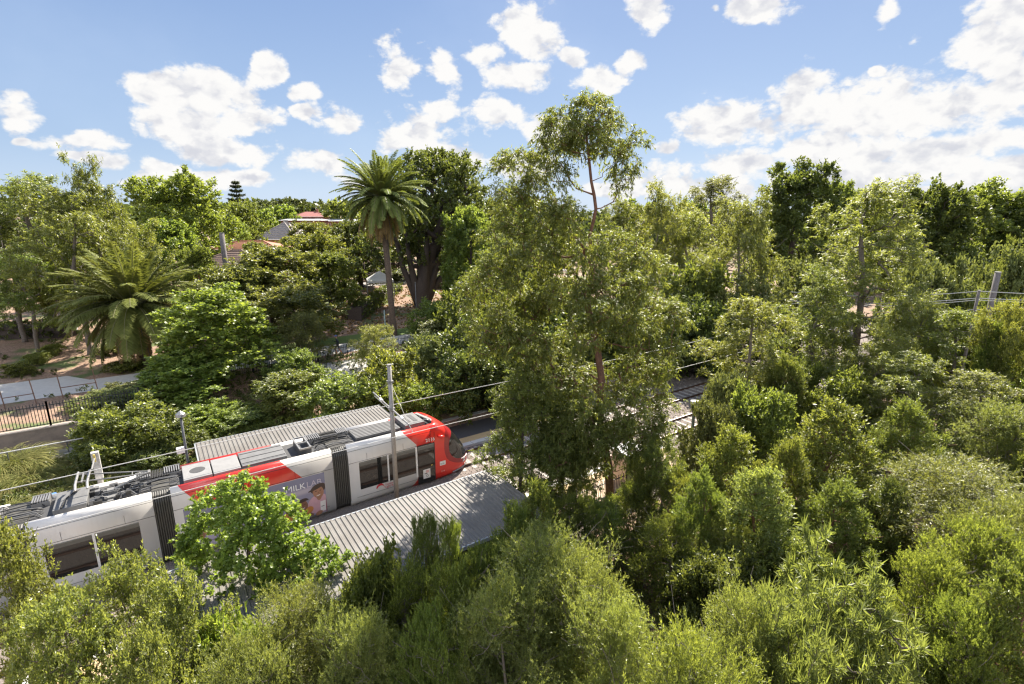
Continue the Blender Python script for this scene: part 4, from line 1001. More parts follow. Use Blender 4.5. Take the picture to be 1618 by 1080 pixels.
species('shrub', 3, 3, 3.6, lambda s: make('shrub', 800 + s, 3, 3.6, .15, 14, .75, 300, 7, 11, .13, .06, .38, 'dark', .07, up=.5, rand=.6, shape='broad', thin=.01, flat=.75, r_tip=.008))
species('shrubfar', 3, 5, 6, lambda s: make('shrubfar', 840 + s, 5, 6, .3, 16, 1.25, 260, 7, 9, .24, .11, .6, 'dark', .12, up=.5, rand=.6, shape='broad', thin=.02))
species('pale', 2, 6, 5, lambda s: make('pale', 900 + s, 6, 5, 1.2, 26, .62, 440, 6, 11, .112, .046, .38, 'grey', .075, up=.85, rand=.55, shape='broad', ang=.75, thin=.004, r_tip=.007, flat=.6, ldroop=.1))
species('plane', 2, 7.5, 5.4, lambda s: make('plane', 950 + s, 7.5, 5.4, 1.6, 24, .95, 520, 6, 10, .16, .15, .5, 'dark', .12, up=.35, rand=.65, shape='lobed', ang=.9, ldroop=.35, thin=.006, r_tip=.009))
species('oleander', 1, 3.2, 4.6, lambda s: make('oleander', 970, 3.2, 4.6, .3, 18, .85, 300, 4, 17, .225, .033, .30, 'grey', .06, up=.7, rand=.45, ang=.95, tl=.20, ldroop=.05, thin=.006, flat=.65))
species('far', 3, 10, 11, lambda s: make('far', 1000 + s, 10, 11, 1.5, 14, 2.2, 170, 6, 7, .62, .34, .9, 'dark', .3, up=.6, rand=.7, shape='broad', thin=.1))
species('cone', 2, 6, 3.2, lambda s: make('cone', 1050 + s, 6, 3.2, .3, 0, 0, 420, 8, 10, .17, .04, .34, 'red', .1, up=1.0, rand=.4, ang=.4, thin=.01,
        lobes=[(math.cos(i * 2.4) * (1 - i / 26) * .9, math.sin(i * 2.4) * (1 - i / 26) * .9, .5 + 5.2 * i / 26, .62 * (1.1 - i / 26), .62 * (1.1 - i / 26), .5, 1) for i in range(26)]))
def lib(kind, var):
    e = LIB[kind]; var %= e['n']
    if var not in e['meshes']:
        tm, cm = e['fn'](var); e['meshes'][var] = (tm, cm)
    return e['meshes'][var]
PARTN = {'shrub': ('stems', 'foliage'), 'shrubfar': ('stems', 'foliage'), 'oleander': ('stems', 'foliage'), 'wisp': ('stems', 'foliage'), 'brush': ('trunk', 'crown')}
NAMES = {'gum': 'gum_tree', 'gumtall': 'gum_tree', 'tree': 'leafy_tree', 'dome': 'fig_tree', 'acacia': 'acacia_tree', 'young': 'paperbark_tree', 'brush': 'bottlebrush_tree', 'wisp': 'tea_tree_bush', 'shrub': 'leafy_shrub', 'shrubfar': 'leafy_shrub', 'pale': 'lilly_pilly_tree', 'plane': 'plane_tree', 'oleander': 'oleander_bush', 'far': 'distant_tree', 'cone': 'conifer'}
_pc = [0]
def plant(kind, px, ytop, wpx, Y, col, label, group=None, cat=None, mid=.5, base=None, var=None, name=None):
    """px,ytop: where crown middle and top show in the photo; wpx: crown width; Y: distance in front of the camera"""
    e = LIB[kind]; top = at_y(px, ytop, Y)
    d = depth(top); wid = wpx / FPX * d
    c = at_y(px, ytop + wpx * mid, Y); x = c.x
    zb = ground(x, Y) if base is None else base
    h = max(.8, top.z - zb)
    _pc[0] += 1; rr_ = random.Random(_pc[0] * 17 + 3)
    v = _pc[0] if var is None else var
    tm, cm = lib(kind, v)
    nm = name or NAMES[kind]
    o = thing(nm, label, cat or ('shrub' if kind in ('shrub', 'shrubfar', 'oleander', 'wisp') else 'tree'), (x, Y, zb), rr_.uniform(0, 6.28), group)
    sx = wid / e['W']; sz = h / e['H']; o.scale = (sx, sx, sz)
    pn = PARTN.get(kind, ('trunk', 'crown'))
    a = link_mesh(pn[0], tm, o); c_ = link_mesh(pn[1], cm, o)
    c_.material_slots[0].link = 'OBJECT'; c_.material_slots[0].material = LM[col]
    return o
def hero(name, label, Y, trunk_px, lobes_px, r_base, ncl, m, q, L, lw, cr, col, bark, shape='lance', up=.3, droop=.3, rand=.6, ldroop=.4, ang=.8, seed=1, thin=.006, r_tip=.012, group=None, rise=.25, k=8, tl=None, cat='tree'):
    """a tree shaped after its own outline: trunk and crown lobes at real size, spread in depth"""
    rg_ = np.random.default_rng(seed)
    b0 = at_y(trunk_px[0][0], trunk_px[0][1], Y); zb = ground(b0.x, Y); O_ = Vector((b0.x, Y, zb))
    pts = [(0, 0, -.2)] + [tuple(at_y(p[0], p[1], Y + (p[2] if len(p) > 2 else 0)) - O_) for p in trunk_px[1:]]
    lobes = []
    for (px, py, rx, ry, dy, wt) in lobes_px:
        c = at_y(px, py, Y + dy); s = depth(c) / FPX; lobes.append((c.x - O_.x, c.y - O_.y, c.z - O_.z, rx * s, rx * s, ry * s, wt))
    C, O = lobe_points(rg_, lobes, ncl)
    t = thing(name, label, cat, O_, 0, group)
    link_mesh('trunk', skeleton(rg_, pts, C, r_tip, r_base, thin, k, name + '_trunk', BK[bark], rise), t)
    link_mesh('crown', leaf_mesh(name + '_crown', *sprays(rg_, C, O, cr, m, q, L, lw, up, droop, rand, ldroop, ang, tl), LM[col], shape), t)
    return t

# palms
def palm(name, label, x, y, zb, trunk_h, r_tr, nf, FL, lean=(0, 0), dead=0, seed=1, e_hi=82, e_lo=-42, leaf=.55, group=None, lw=.038, cat='palm tree', sag=.55):
    rg_ = np.random.default_rng(seed); rr_ = random.Random(seed)
    t = thing(name, label, cat, (x, y, zb), 0, group)
    b = MB(); K = 40; pts = []; rs = []
    for i in range(K + 1):
        f = i / K; pts.append((lean[0] * f ** 1.4, lean[1] * f ** 1.4, -.2 + (trunk_h + .2) * f))
        rs.append(r_tr * (1.25 - .35 * min(1, f * 6) + (.04 if i % 2 else 0) + (.30 * max(0, (f - .93) / .07))))
    if trunk_h > .3: b.path(pts, rs, 14).build('trunk', BK['palm'], t, smooth=False)
    top = np.array(pts[-1])
    def fronds(nm, count, ehi, elo, m_, Lf, sg, dens):
        B = []; D = []; Sd = []; Ls = []; Ws = []; Vv = []; T = []; rac = MB()
        for k in range(count):
            a = k * 2.39996 + rr_.uniform(-.35, .35); el = R(ehi + (elo - ehi) * ((k + .5) / count) ** .95 + rr_.uniform(-11, 11)); Lk = Lf * rr_.uniform(.78, 1.12)
            h = np.array([math.cos(a), math.sin(a), 0]); perp = np.array([-math.sin(a), math.cos(a), 0]); P = top + np.array([0, 0, rr_.uniform(-.25, .25)]) + h * r_tr * .8
            pp = [P.copy()]; S_ = 14; ds = []
            for i in range(S_):
                f = i / S_; e = el - sg * 1.9 * f ** 1.3 * (.52 + .48 * math.cos(el)); e = max(e, R(-86)); d = h * math.cos(e) + np.array([0, 0, math.sin(e)]); P = P + d * Lk / S_; pp.append(P.copy()); ds.append(d)
            rac.path(pp, [.05 * (1 - .8 * i / S_) for i in range(S_ + 1)], 5)
            vv = rr_.uniform(0, 1)
            M_ = int(dens)
            for i in range(M_):
                f = .10 + .90 * i / M_; s = f * S_; j = min(int(s), S_ - 1); q = pp[j] + (pp[j + 1] - pp[j]) * (s - j); d = ds[j]; nup = nrm(np.cross(perp, d))
                ll = leaf * Lf / 4.2 * (math.sin(math.pi * min(1, .12 + f * .86)) ** .6 + .12)
                for sgn in (-1, 1):
                    ld = nrm(perp * sgn * .80 + d * .75 + nup * -.28 * (-1 if elo < -50 else -1) + rg_.normal(0, .10, 3)); B.append(q); D.append(ld); Sd.append(nrm(np.cross(ld, nup) + rg_.normal(0, .15, 3))); Ls.append(ll * rr_.uniform(.85, 1.1)); Ws.append(lw * Lf / 4.2 * 1.35); Vv.append(vv * .6 + rr_.uniform(0, .4)); T.append(0.25 * rr_.random() + (.6 if i > M_ * .9 else 0))
        me = leaf_mesh(nm, np.array(B), np.array(D), np.array(Sd), np.array(Ls), np.array(Ws), np.array(Vv), np.array(T), m_)
        o = link_mesh(nm, me, t); rac.build('rachis', mat('rachis', (.22, .21, .09), .5) if m_ is LM['palm'] else BK['grey'], o); return o
    fronds('crown', nf, e_hi, e_lo, LM['palm'], FL, sag, 95)
    if dead: fronds('dead_fronds', dead, -34, -80, LM['dead'], FL * .90, .60, 60)
    return t

def undergrowth(name, count, region, L, lw, h, seed, col, avoid=None):
    rg_ = np.random.default_rng(seed); (u0, u1, n0, n1) = region
    k = count; u = rg_.uniform(u0, u1, k); n = rg_.uniform(n0, n1, k)
    if avoid is not None:
        ok = ~avoid(u, n); u = u[ok]; n = n[ok]; k = len(u)
    x = u * DU.x + n * DN.x; y = u * DU.y + n * DN.y
    hh = h * (.35 + .65 * (np.sin(u * 1.3) * np.cos(n * 1.7) * .5 + .5)) * rg_.uniform(.3, 1, k)
    z = np.array([ground(a, c) for a, c in zip(x, y)]) + hh
    d = nrm(rg_.normal(0, .6, (k, 3)) + np.array([0, 0, .8])); d2 = nrm(rg_.normal(0, 1, (k, 3)))
    m = 9; C = np.stack([x, y, z], 1)
    data = sprays(rg_, C, d, h * .3, 3, m, L, lw, up=.6, rand=.6)
    me = leaf_mesh(name, *data, LM[col]); o = link_mesh(name, me); tag(o, kind='stuff'); return o

# ------------------------------------------------------------------ houses and park buildings
M_TILE_O = mat('tile_orange', (.40, .185, .11), .85, noise=(5, .7, (.30, .13, .08)))
M_TILE_B = mat('tile_brown', (.23, .155, .12), .85, noise=(5, .7, (.15, .10, .08)))
M_TILE_G = mat('tile_grey', (.30, .265, .235), .85, noise=(4, .8, (.19, .165, .15)))
M_TILE_R = mat('tile_red', (.28, .09, .075), .85, noise=(4, .7, (.19, .06, .05)))
M_BRK_Y = mat('brick_ochre', (.52, .31, .11), .9, noise=(8, .5, (.40, .23, .09)))
M_BRK_R = mat('brick_red', (.28, .12, .085), .9, noise=(8, .5, (.20, .08, .06)))
M_REND = mat('render_white', (.66, .64, .60), .8)
M_PANE = mat('pane_dark', (.03, .035, .04), .1)
def house(label, pxl, pxr, y_ridge, y_eave, Y, roof_m, wall_m, dep=9, rz=0.0, hip=.35, chimney=False, gable=False, pitch_lines=0):
    c = at_y((pxl + pxr) / 2, y_eave, Y); l = at_y(pxl, y_eave, Y); r = at_y(pxr, y_eave, Y); zr = at_y((pxl + pxr) / 2, y_ridge, Y + dep / 2).z
    zb = ground(c.x, Y); t = thing('house', label, 'house', (c.x, Y + dep / 2, zb), rz)
    hw = (r.x - l.x) / 2; hd = dep / 2; ze = c.z - zb; zr -= zb
    b = MB().box(-hw + .5, hw - .5, -hd + .5, hd - .5, -.5, ze); wl = b.build('wall', wall_m, t)
    rx = 0 if gable else hip * hd * 2
    b = MB(); A = [(-hw, -hd, ze), (hw, -hd, ze), (hw, hd, ze), (-hw, hd, ze)]; L_, R_ = (-hw + rx, 0, zr), (hw - rx, 0, zr)
    b.quad(A[0], A[1], R_, L_).quad(A[2], A[3], L_, R_).poly([A[1], A[2], R_]).poly([A[3], A[0], L_]).quad(*[(x, y, z - .02) for x, y, z in A])
    for k in range(1, pitch_lines):                             # tile courses: real lips across the slope
        f = k / pitch_lines
        for s in (-1, 1):
            b.obox((-hw + rx * f, s * hd * (1 - f), ze + (zr - ze) * f + .03), (hw - rx * f, s * hd * (1 - f), ze + (zr - ze) * f + .03), .10, .07, 0)
    rf = b.build('roof', roof_m, t)
    MB().obox((-hw, -hd - .04, ze - .02), (hw, -hd - .04, ze - .02), .12, .14).build('gutter', M_WHITE, t)
    b = MB().obox(L_, R_, .25, .14)
    for e in A: b.obox(e, L_ if e[0] < 0 else R_, .22, .12)
    b.build('ridge_cap', roof_m, rf)
    if chimney: MB().box(hw * .3, hw * .3 + .8, -.4, .4, zr - .8, zr + .9).build('chimney', M_BRK_R, rf)
    n = max(1, int(hw * 2 / 4))
    for k in range(n):
        x = -hw + (k + .5) * 2 * hw / n; f_ = MB().box(x - .75, x + .75, -hd + .44, -hd + .5, max(.6, ze - 2.2), ze - .55).build('window', M_WHITE, t)
        MB().box(x - .66, x + .66, -hd + .43, -hd + .445, max(.7, ze - 2.1), ze - .65).build('pane', M_PANE, f_)
    return t
house('low house with dark striped tile roof behind the grey timber pole at left', 292, 410, 394, 421, 64, M_TILE_B, M_BRK_R, 8, .04, .5, pitch_lines=9)
house('house with bright orange tile roof just behind the striped tile roof', 318, 440, 380, 394, 80, M_TILE_O, M_BRK_R, 8, .05, .5, pitch_lines=8)
house('ochre brick house under a weathered grey hip roof left of the tall palm', 399, 474, 348, 378, 112, M_TILE_G, M_BRK_Y, 11, -.08, .5, chimney=False, pitch_lines=10)
house('grey tiled house partly hidden directly left of the tall palm crown', 518, 556, 350, 362, 120, M_TILE_G, M_BRK_Y, 10, .1, .4, chimney=True)
house('pale flat roofed house just below the red roof on the hill', 440, 505, 345.5, 348, 150, mat('roof_white', (.40, .41, .42), .5), M_BRK_R, 9, 0, .1)
house('dark red brick house with a red tile roof highest on the hill', 456, 508, 334, 342, 190, M_TILE_R, M_BRK_R, 12, .2, .35, chimney=True)
house('pale roofed house peeking out behind the tall palm crown', 505, 560, 346, 349, 160, mat('roof_pale', (.34, .35, .36), .5), M_BRK_R, 9, -.1, .1)
mq = at_y(600, 441, 70); zb = ground(mq.x, 70); t = thing('marquee', 'small white pyramid tent roof beyond the hedge left of the palm trunk', 'tent', (mq.x, 70, zb), .3)
h = mq.z - zb; a = 1.7; ap = (0, 0, h + 1.15)
MB().poly([(-a, -a, h), (a, -a, h), ap]).poly([(a, -a, h), (a, a, h), ap]).poly([(a, a, h), (-a, a, h), ap]).poly([(-a, a, h), (-a, -a, h), ap]).box(-a, a, -a - .01, -a, h - .25, h).box(-a, a, a, a + .01, h - .25, h).build('canopy', M_WHITE, t)
for sx in (-1, 1):
    for sy in (-1, 1): MB().box(sx * a - .04, sx * a + .04, sy * a - .04, sy * a + .04, 0, h).build('leg', M_ALU, t)

def hedge(label, p0, p1, wd, h, col, seed):
    rg_ = np.random.default_rng(seed); p0 = Vector(p0); p1 = Vector(p1); L = (p1 - p0).length; dr = (p1 - p0).normalized(); z0 = min(ground(p0.x, p0.y), ground(p1.x, p1.y))
    t = thing('hedge', label, 'hedge', (p0.x, p0.y, z0), math.atan2(dr.y, dr.x)); k = int(L * (wd + 2 * h) * 9)
    f = rg_.uniform(0, 1, k); s = rg_.uniform(0, 1, k) * (wd + 2 * h); x = f * L
    y = np.where(s < h, -wd / 2, np.where(s < h + wd, s - h - wd / 2, wd / 2)); z = np.where(s < h, s, np.where(s < h + wd, h, s - h - wd))
    C = np.stack([x, y + rg_.normal(0, .07, k), z + rg_.normal(0, .07, k)], 1); O = np.stack([np.zeros(k), np.sign(y) * (z < h * .95), (z > h * .9) * 1.0], 1) + 1e-3
    link_mesh('foliage', leaf_mesh('hedge_leaves', *sprays(rg_, C, nrm(O), .2, 3, 6, .16, .09, up=.3), LM[col], 'broad'), t)
    MB().box(.1, L - .1, -wd / 2 + .2, wd / 2 - .2, 0, h - .2).build('stems', BK['dark'], t); return t
a, c = at_z(-60, 540, 2.6), at_z(118, 532, 2.6); hedge('long clipped dark hedge behind the mulch bed at the left edge', (a.x, a.y, 0), (c.x, c.y, 0), 1.6, 1.5, 'dark', 1)
a, c = at_z(560, 500, 2.8), at_z(625, 455, 3.4); hedge('dark clipped hedge running back towards the white tent', (a.x, a.y, 0), (c.x, c.y, 0), 2.0, 1.7, 'dark', 2)

# ------------------------------------------------------------------ palms
p = at_z(622, 529, 2.0); palm('tall_palm', 'very tall date palm rising into the sky with dead fronds hanging under its crown', p.x, p.y, ground(p.x, p.y), at_y(602, 312, p.y).z - ground(p.x, p.y), .33, 96, 4.8, lean=(at_y(602, 312, p.y).x - p.x, 0), dead=34, seed=4, e_hi=84, e_lo=-24, leaf=.52, sag=.62, lw=.05)
p = at_z(232, 578, 2.0); palm('date_palm', 'squat date palm with a huge green crown beside the left footpath', p.x, p.y, ground(p.x, p.y), at_y(218, 478, p.y).z - ground(p.x, p.y), .55, 110, 5.2, lean=(-.25, 0), dead=16, seed=9, e_hi=82, e_lo=-48, leaf=.62, sag=.50, lw=.055)
p = at_z(664, 585, 1.5); palm('cycad_palm', 'small bright green fan of palm fronds below the tall palm trunk', p.x, p.y, ground(p.x, p.y), .8, .3, 26, 2.1, seed=12, e_hi=80, e_lo=5, leaf=.42, sag=.5, lw=.06)
p = at_z(715, 600, 1.4); palm('cycad_palm', 'darker low palm frond clump right of the bright one', p.x, p.y, ground(p.x, p.y), .5, .25, 18, 1.7, seed=13, e_hi=75, e_lo=5, leaf=.40, sag=.5, lw=.06)

# Norfolk pines
def norfolk(label, px, ytop, Y, hh, wd, seed):
    rg_ = np.random.default_rng(seed); p = at_y(px, ytop, Y); zb = ground(p.x, Y); H_ = p.z - zb; t = thing('norfolk_pine', label, 'tree', (p.x, Y, zb), 0, 'pines on the skyline')
    MB().path([(0, 0, 0), (0, 0, H_)], [.35, .05], 8).build('trunk', BK['dark'], t); C = []; O = []
    z = H_ * .25; lv = 0
    while z < H_ - .2:
        f = (H_ - z) / (H_ * .75); L = wd * .5 * (f ** .8) + .2
        for k in range(6):
            a = k * 1.047 + lv * .5
            for s in np.linspace(.2, 1, 9): C.append((math.cos(a) * L * s, math.sin(a) * L * s, z + .18 * L * s * s)); O.append((math.cos(a), math.sin(a), .25))
        z += .75 + .8 * f; lv += 1
    link_mesh('crown', leaf_mesh('norfolk_crown', *sprays(rg_, np.array(C), nrm(np.array(O)), .16, 4, 5, .42, .11, up=.25, rand=.3), LM['pine']), t)
norfolk('tiered dark pine with an upright spire left of the hill houses', 371, 283, 120, 20, 7, 1)
norfolk('tiny pine spire poking up behind the bright green tree at left', 330, 311, 190, 20, 7, 2)

# ------------------------------------------------------------------ trees far to near; label, then what the photo shows
G_SKY = 'trees along the skyline'; G_PARK = 'trees in the park beyond the line'; G_R = 'trees beside the line at right'; G_N = 'bushes below the camera'; G_B = 'shrubs on the railway bank'
P = plant
for a in [('far', 400, 322, 52, 190, 'far', 'small dark tree at the left end of the hill skyline'), ('far', 432, 319, 66, 230, 'far', 'broad dull tree on the hill skyline left of the flat topped one'),
          ('far', 473, 315, 56, 260, 'far', 'flat topped spreading tree on the hill skyline above the houses'), ('far', 500, 321, 52, 250, 'far', 'round greyish tree on the skyline above the red roof'),
          ('far', 521, 323, 30, 230, 'dark', 'narrow dark tree between two paler trees on the hill skyline'), ('far', 545, 321, 66, 170, 'gum', 'pale green tree on the hill beside the tall palm crown'),
          ('far', 447, 326, 66, 160, 'bright', 'bright green tree in front of the hill skyline'), ('far', 420, 334, 50, 140, 'mid', 'mid green tree left of the grey hip roof'),
          ('far', 575, 322, 60, 200, 'mid', 'distant tree seen through the left fronds of the tall palm'), ('far', 1090, 318, 90, 150, 'mid', 'distant tree showing between the central gum and the right skyline'),
          ('far', 1010, 326, 100, 140, 'mid', 'distant tree right behind the upper trunk of the central gum'), ('far', 800, 318, 110, 150, 'mid', 'distant tree behind the left shoulder of the central gum'),
          ('far', 350, 335, 60, 150, 'mid', 'distant tree right behind the bright rounded tree at left'), ('far', 230, 330, 90, 150, 'mid', 'distant tree in the gap left of the bright rounded tree'),
          ('far', 1325, 326, 90, 150, 'dark', 'distant dark tree between the two domed skyline trees at right')]:
    P(*a, group=G_SKY)
# park trees left
P('gumtall', 60, 283, 190, 50, 'gum', 'large gum with open crown at the left edge', G_PARK, var=0)
P('gum', 140, 262, 108, 46, 'gum', 'gum whose small upper tuft stands above the left tree line', G_PARK, var=1)
P('gum', 108, 300, 170, 44, 'gum_pale', 'pale gum with a reddish trunk standing in the mulch at left', G_PARK, var=2)
P('gum', 15, 345, 170, 47, 'gum', 'gum with a thick reddish trunk cut by the left edge', G_PARK, var=1)
P('acacia', 195, 348, 150, 52, 'gum_pale', 'rounded pale green tree right behind the squat date palm', G_PARK)
P('gum', 40, 400, 130, 44, 'mid', 'dark green tree low at the left edge behind the hedge', G_PARK)
P('gum', 100, 415, 100, 52, 'mid', 'green tree filling the gap left of the squat palm', G_PARK)
P('tree', 292, 282, 158, 74, 'bright', 'rounded bright green tree against the sky left of the houses', G_PARK, var=0)
P('tree', 385, 322, 70, 100, 'mid', 'small round tree right of the tiered pine', G_PARK)
P('tree', 268, 350, 110, 66, 'bright', 'lower green tree left of the striped roof', G_PARK)
P('tree', 365, 345, 60, 90, 'bright', 'light green tree beside the orange tile roof', G_PARK)
P('tree', 492, 353, 80, 100, 'gum', 'light green tree right of the grey hip roof', G_PARK)
P('tree', 540, 356, 60, 98, 'mid', 'green tree just left of the tall palm crown', G_PARK)
P('tree', 402, 384, 60, 76, 'gum', 'small light tree before the ochre brick wall', G_PARK)
P('tree', 315, 392, 60, 60, 'mid', 'small green tree hiding the left end of the striped roof', G_PARK)
P('tree', 430, 392, 175, 54, 'olive', 'wide olive brown tree in front of the houses', G_PARK, var=1)
P('tree', 372, 425, 130, 48, 'olive', 'smaller olive tree below the striped tile roof', G_PARK, var=2)
P('tree', 505, 372, 120, 66, 'gum', 'light green tree between the grey roof and the tall palm', G_PARK)
P('tree', 520, 400, 110, 60, 'mid', 'shaded green tree left of the tall palm trunk', G_PARK)
P('dome', 568, 350, 120, 80, 'dark', 'dark dense tree directly behind the tall palm crown', G_PARK)
P('tree', 470, 455, 150, 46, 'olive', 'brownish tree beside the footpath in front of the park lawn', G_PARK, var=0)
fig = hero('fig_tree', 'massive domed fig with several thick trunks rising from dark mulch, behind the tall palm', 67,
     [(667, 480), (668, 455, 0), (672, 430, .5), (690, 380, 0), (700, 330, 0)],
     [(690, 290, 66, 48, 0, 1), (718, 282, 50, 40, 2, 1), (650, 285, 48, 40, 1, 1), (745, 330, 42, 44, 0, 1), (690, 262, 40, 26, 1, 1.2), (640, 340, 55, 46, -1, 1), (700, 350, 62, 46, -3, 1.2), (750, 385, 44, 44, 0, 1), (620, 390, 52, 40, 1, 1), (690, 400, 60, 30, 3, 1), (735, 410, 46, 30, 4, .8), (590, 400, 40, 36, 4, 1), (660, 360, 50, 40, 5, 1), (720, 330, 60, 50, 6, 1)],
     1.0, 900, 8, 9, .34, .17, .8, 'fig', 'dark', 'broad', up=.6, droop=0, ldroop=0, rand=.7, seed=21, thin=.05, k=7, rise=.6)
for (dx, dy, h_, r_) in ((-3.2, .5, 9, .42), (-1.6, -.8, 10, .40), (1.2, -1.0, 10.5, .45), (2.8, .4, 9.5, .42), (4.0, 1.5, 8, .36), (-.4, 1.2, 11, .4)):
    MB().path([(dx * .10, dy * .1, .3), (dx * .35, dy * .4, 2.2), (dx * .72, dy * .8, h_ * .55), (dx, dy, h_)], [r_ * 1.7, r_ * 1.25, r_ * .9, r_ * .5], 9).build('limb', BK['dark'], fig, smooth=True)
P('shrubfar', 720, 425, 100, 84, 'dark', 'low dark bush beyond the fig right of its trunk', G_PARK)
P('shrubfar', 625, 425, 90, 88, 'dark', 'low dark bush beyond the tent', G_PARK)
P('tree', 775, 405, 120, 76, 'mid', 'mid green tree beyond the fig at its right foot', G_PARK)
P('tree', 745, 330, 110, 60, 'mid', 'mid green tree with a thin bare trunk right of the fig', G_PARK, var=1)
P('gum', 800, 370, 120, 52, 'gum', 'light gum behind the left side of the central gum', G_PARK)
P('dome', 830, 395, 150, 58, 'dark', 'dark tree mass behind the middle of the central gum', G_PARK)
P('tree', 700, 505, 90, 47, 'grey', 'grey green bush at the right of the footpath', G_B, cat='shrub', name='leafy_shrub')
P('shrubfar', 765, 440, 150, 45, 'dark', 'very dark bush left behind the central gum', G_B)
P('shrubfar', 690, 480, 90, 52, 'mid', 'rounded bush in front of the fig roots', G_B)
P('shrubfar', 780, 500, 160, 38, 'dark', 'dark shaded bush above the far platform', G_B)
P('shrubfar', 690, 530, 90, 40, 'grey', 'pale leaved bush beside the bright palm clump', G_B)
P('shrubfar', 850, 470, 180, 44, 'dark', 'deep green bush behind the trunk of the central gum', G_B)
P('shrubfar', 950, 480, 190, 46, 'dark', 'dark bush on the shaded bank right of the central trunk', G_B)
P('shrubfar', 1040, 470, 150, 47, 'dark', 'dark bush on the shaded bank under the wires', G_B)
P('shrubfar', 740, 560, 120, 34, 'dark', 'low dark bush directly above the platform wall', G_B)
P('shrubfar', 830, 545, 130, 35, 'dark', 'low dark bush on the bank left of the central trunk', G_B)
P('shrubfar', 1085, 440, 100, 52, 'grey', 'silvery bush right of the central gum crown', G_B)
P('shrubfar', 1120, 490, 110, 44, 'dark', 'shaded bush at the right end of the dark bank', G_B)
# trees between the footpath and the tram
P('plane', 345, 462, 178, 37, 'plane', 'tall bright green plane tree beside the footpath behind the tram', G_PARK, var=0)
P('plane', 300, 560, 150, 34, 'plane', 'lower bright green plane tree left of the tall one', G_PARK, var=1)
P('tree', 468, 556, 90, 36, 'mid', 'rounded green tree in front of the pale footpath', G_PARK)
P('tree', 455, 590, 130, 33, 'gum', 'leafy green tree over the left half of the far shelter', G_PARK)
P('acacia', 484, 496, 84, 40, 'olive', 'thin yellowish tree overhanging the footpath left of the runner', G_PARK)
P('acacia', 592, 515, 84, 41, 'gum_yellow', 'yellow green tree hiding the foot of the tall palm', G_PARK)
P('shrubfar', 545, 600, 130, 32, 'mid', 'green bush behind the middle of the far shelter', G_B)
P('shrubfar', 615, 560, 100, 34, 'yellow', 'light green bush behind the mast top', G_B)
P('shrubfar', 600, 605, 90, 31.5, 'bright', 'bright bush behind the right end of the far shelter', G_B)
P('shrubfar', 665, 612, 80, 32, 'bright', 'sunlit bush behind the tram cab', G_B)
P('shrubfar', 222, 612, 120, 33.5, 'olive', 'reddish tipped bush between the squat palm and the lamp post', G_B)
P('shrubfar', 185, 640, 110, 31.5, 'gum', 'light green bush at the end of the black fence', G_B)
P('shrubfar', 205, 578, 60, 40, 'yellow', 'yellow green bush beside the left footpath', G_B)
P('shrubfar', 235, 670, 130, 30.5, 'mid', 'dark green bush left of the lamp post', G_B)
P('shrubfar', 330, 640, 120, 31, 'plane', 'bright leafy bush at the left end of the far shelter', G_B)
P('shrubfar', 172, 655, 90, 27.5, 'gum', 'yellow green bush over the right end of the black fence', G_B)
P('shrubfar', 215, 645, 150, 26.5, 'mid', 'big dark green bush right behind the squat mast', G_B)
P('shrubfar', 280, 668, 90, 27, 'dark', 'shaded bush behind the lamp post', G_B)
P('shrub', 175, 700, 90, 25.2, 'dark', 'low dark bush behind the pantograph', G_B)
P('shrub', 250, 710, 90, 25.5, 'dark', 'low dark bush left of the far shelter', G_B)
P('shrub', 395, 650, 90, 31, 'mid', 'small bush behind the left half of the far shelter', G_B)
for k, (px, y, wd, lab) in enumerate([(60, 560, 40, 'low green weed clump in the mulch nearest the hedge'), (85, 548, 34, 'small weed clump left of the reddish trunk'), (30, 575, 46, 'weed clump in the mulch beside the left footpath'), (180, 545, 40, 'weed clump right of the reddish trunk'), (150, 640, 50, 'weed clump inside the black fence')]):
    q = at_z(px, y + 12, 2.3); P('shrub', px, y, wd, q.y, 'yellow', lab, 'weeds in the mulch')
# right background
P('gumtall', 1128, 283, 130, 74, 'olive', 'tall dull olive gum left of the right skyline', G_SKY)
P('dome', 1252, 278, 158, 80, 'dark', 'dark domed tree with a lit top right of the olive gum', G_SKY, var=0)
P('dome', 1325, 293, 90, 98, 'mid', 'smaller domed tree peeking between the dark dome and the pale gum', G_SKY, var=1)
P('dome', 1478, 300, 165, 70, 'dark', 'dark layered tree right of the pale gum', G_SKY, var=2)
P('dome', 1575, 310, 180, 82, 'mid', 'broad rounded tree on the skyline at the right edge', G_SKY, var=0)
P('dome', 1655, 325, 140, 76, 'dark', 'dark tree cut off by the right edge of the skyline', G_SKY, var=1)
P('dome', 1410, 318, 140, 92, 'mid', 'domed tree showing on either side of the tall pale gum', G_SKY, var=2)
P('gum', 1040, 300, 110, 58, 'gum_yellow', 'yellowish gum right behind the bare upper trunk of the central gum', G_SKY)
P('gum', 985, 320, 120, 62, 'gum', 'light gum behind the right side of the central gum', G_SKY)
P('gum', 1085, 335, 120, 60, 'gum_yellow', 'yellow green gum left of the twin stemmed gum', G_SKY)
P('gum', 1172, 316, 130, 50, 'gum_pale', 'twin stemmed light gum in the middle distance at right', G_R, var=0)
P('shrubfar', 1100, 425, 120, 50, 'mid', 'bush under the yellow green gum', G_R)
P('shrubfar', 1190, 455, 130, 46, 'grey', 'greyish bush at the foot of the twin stemmed gum', G_R)
P('shrubfar', 1270, 420, 120, 54, 'grey', 'silvery bush between the twin stemmed gum and the pale gum', G_R)
P('shrubfar', 1455, 420, 110, 44, 'grey', 'pale silvery bush right of the pale gum trunk', G_R)
P('shrubfar', 1500, 450, 120, 44, 'grey', 'silvery bush in front of the dark layered tree', G_R)
P('shrubfar', 1600, 400, 100, 46, 'grey', 'rounded silvery bush behind the thick power pole', G_R)
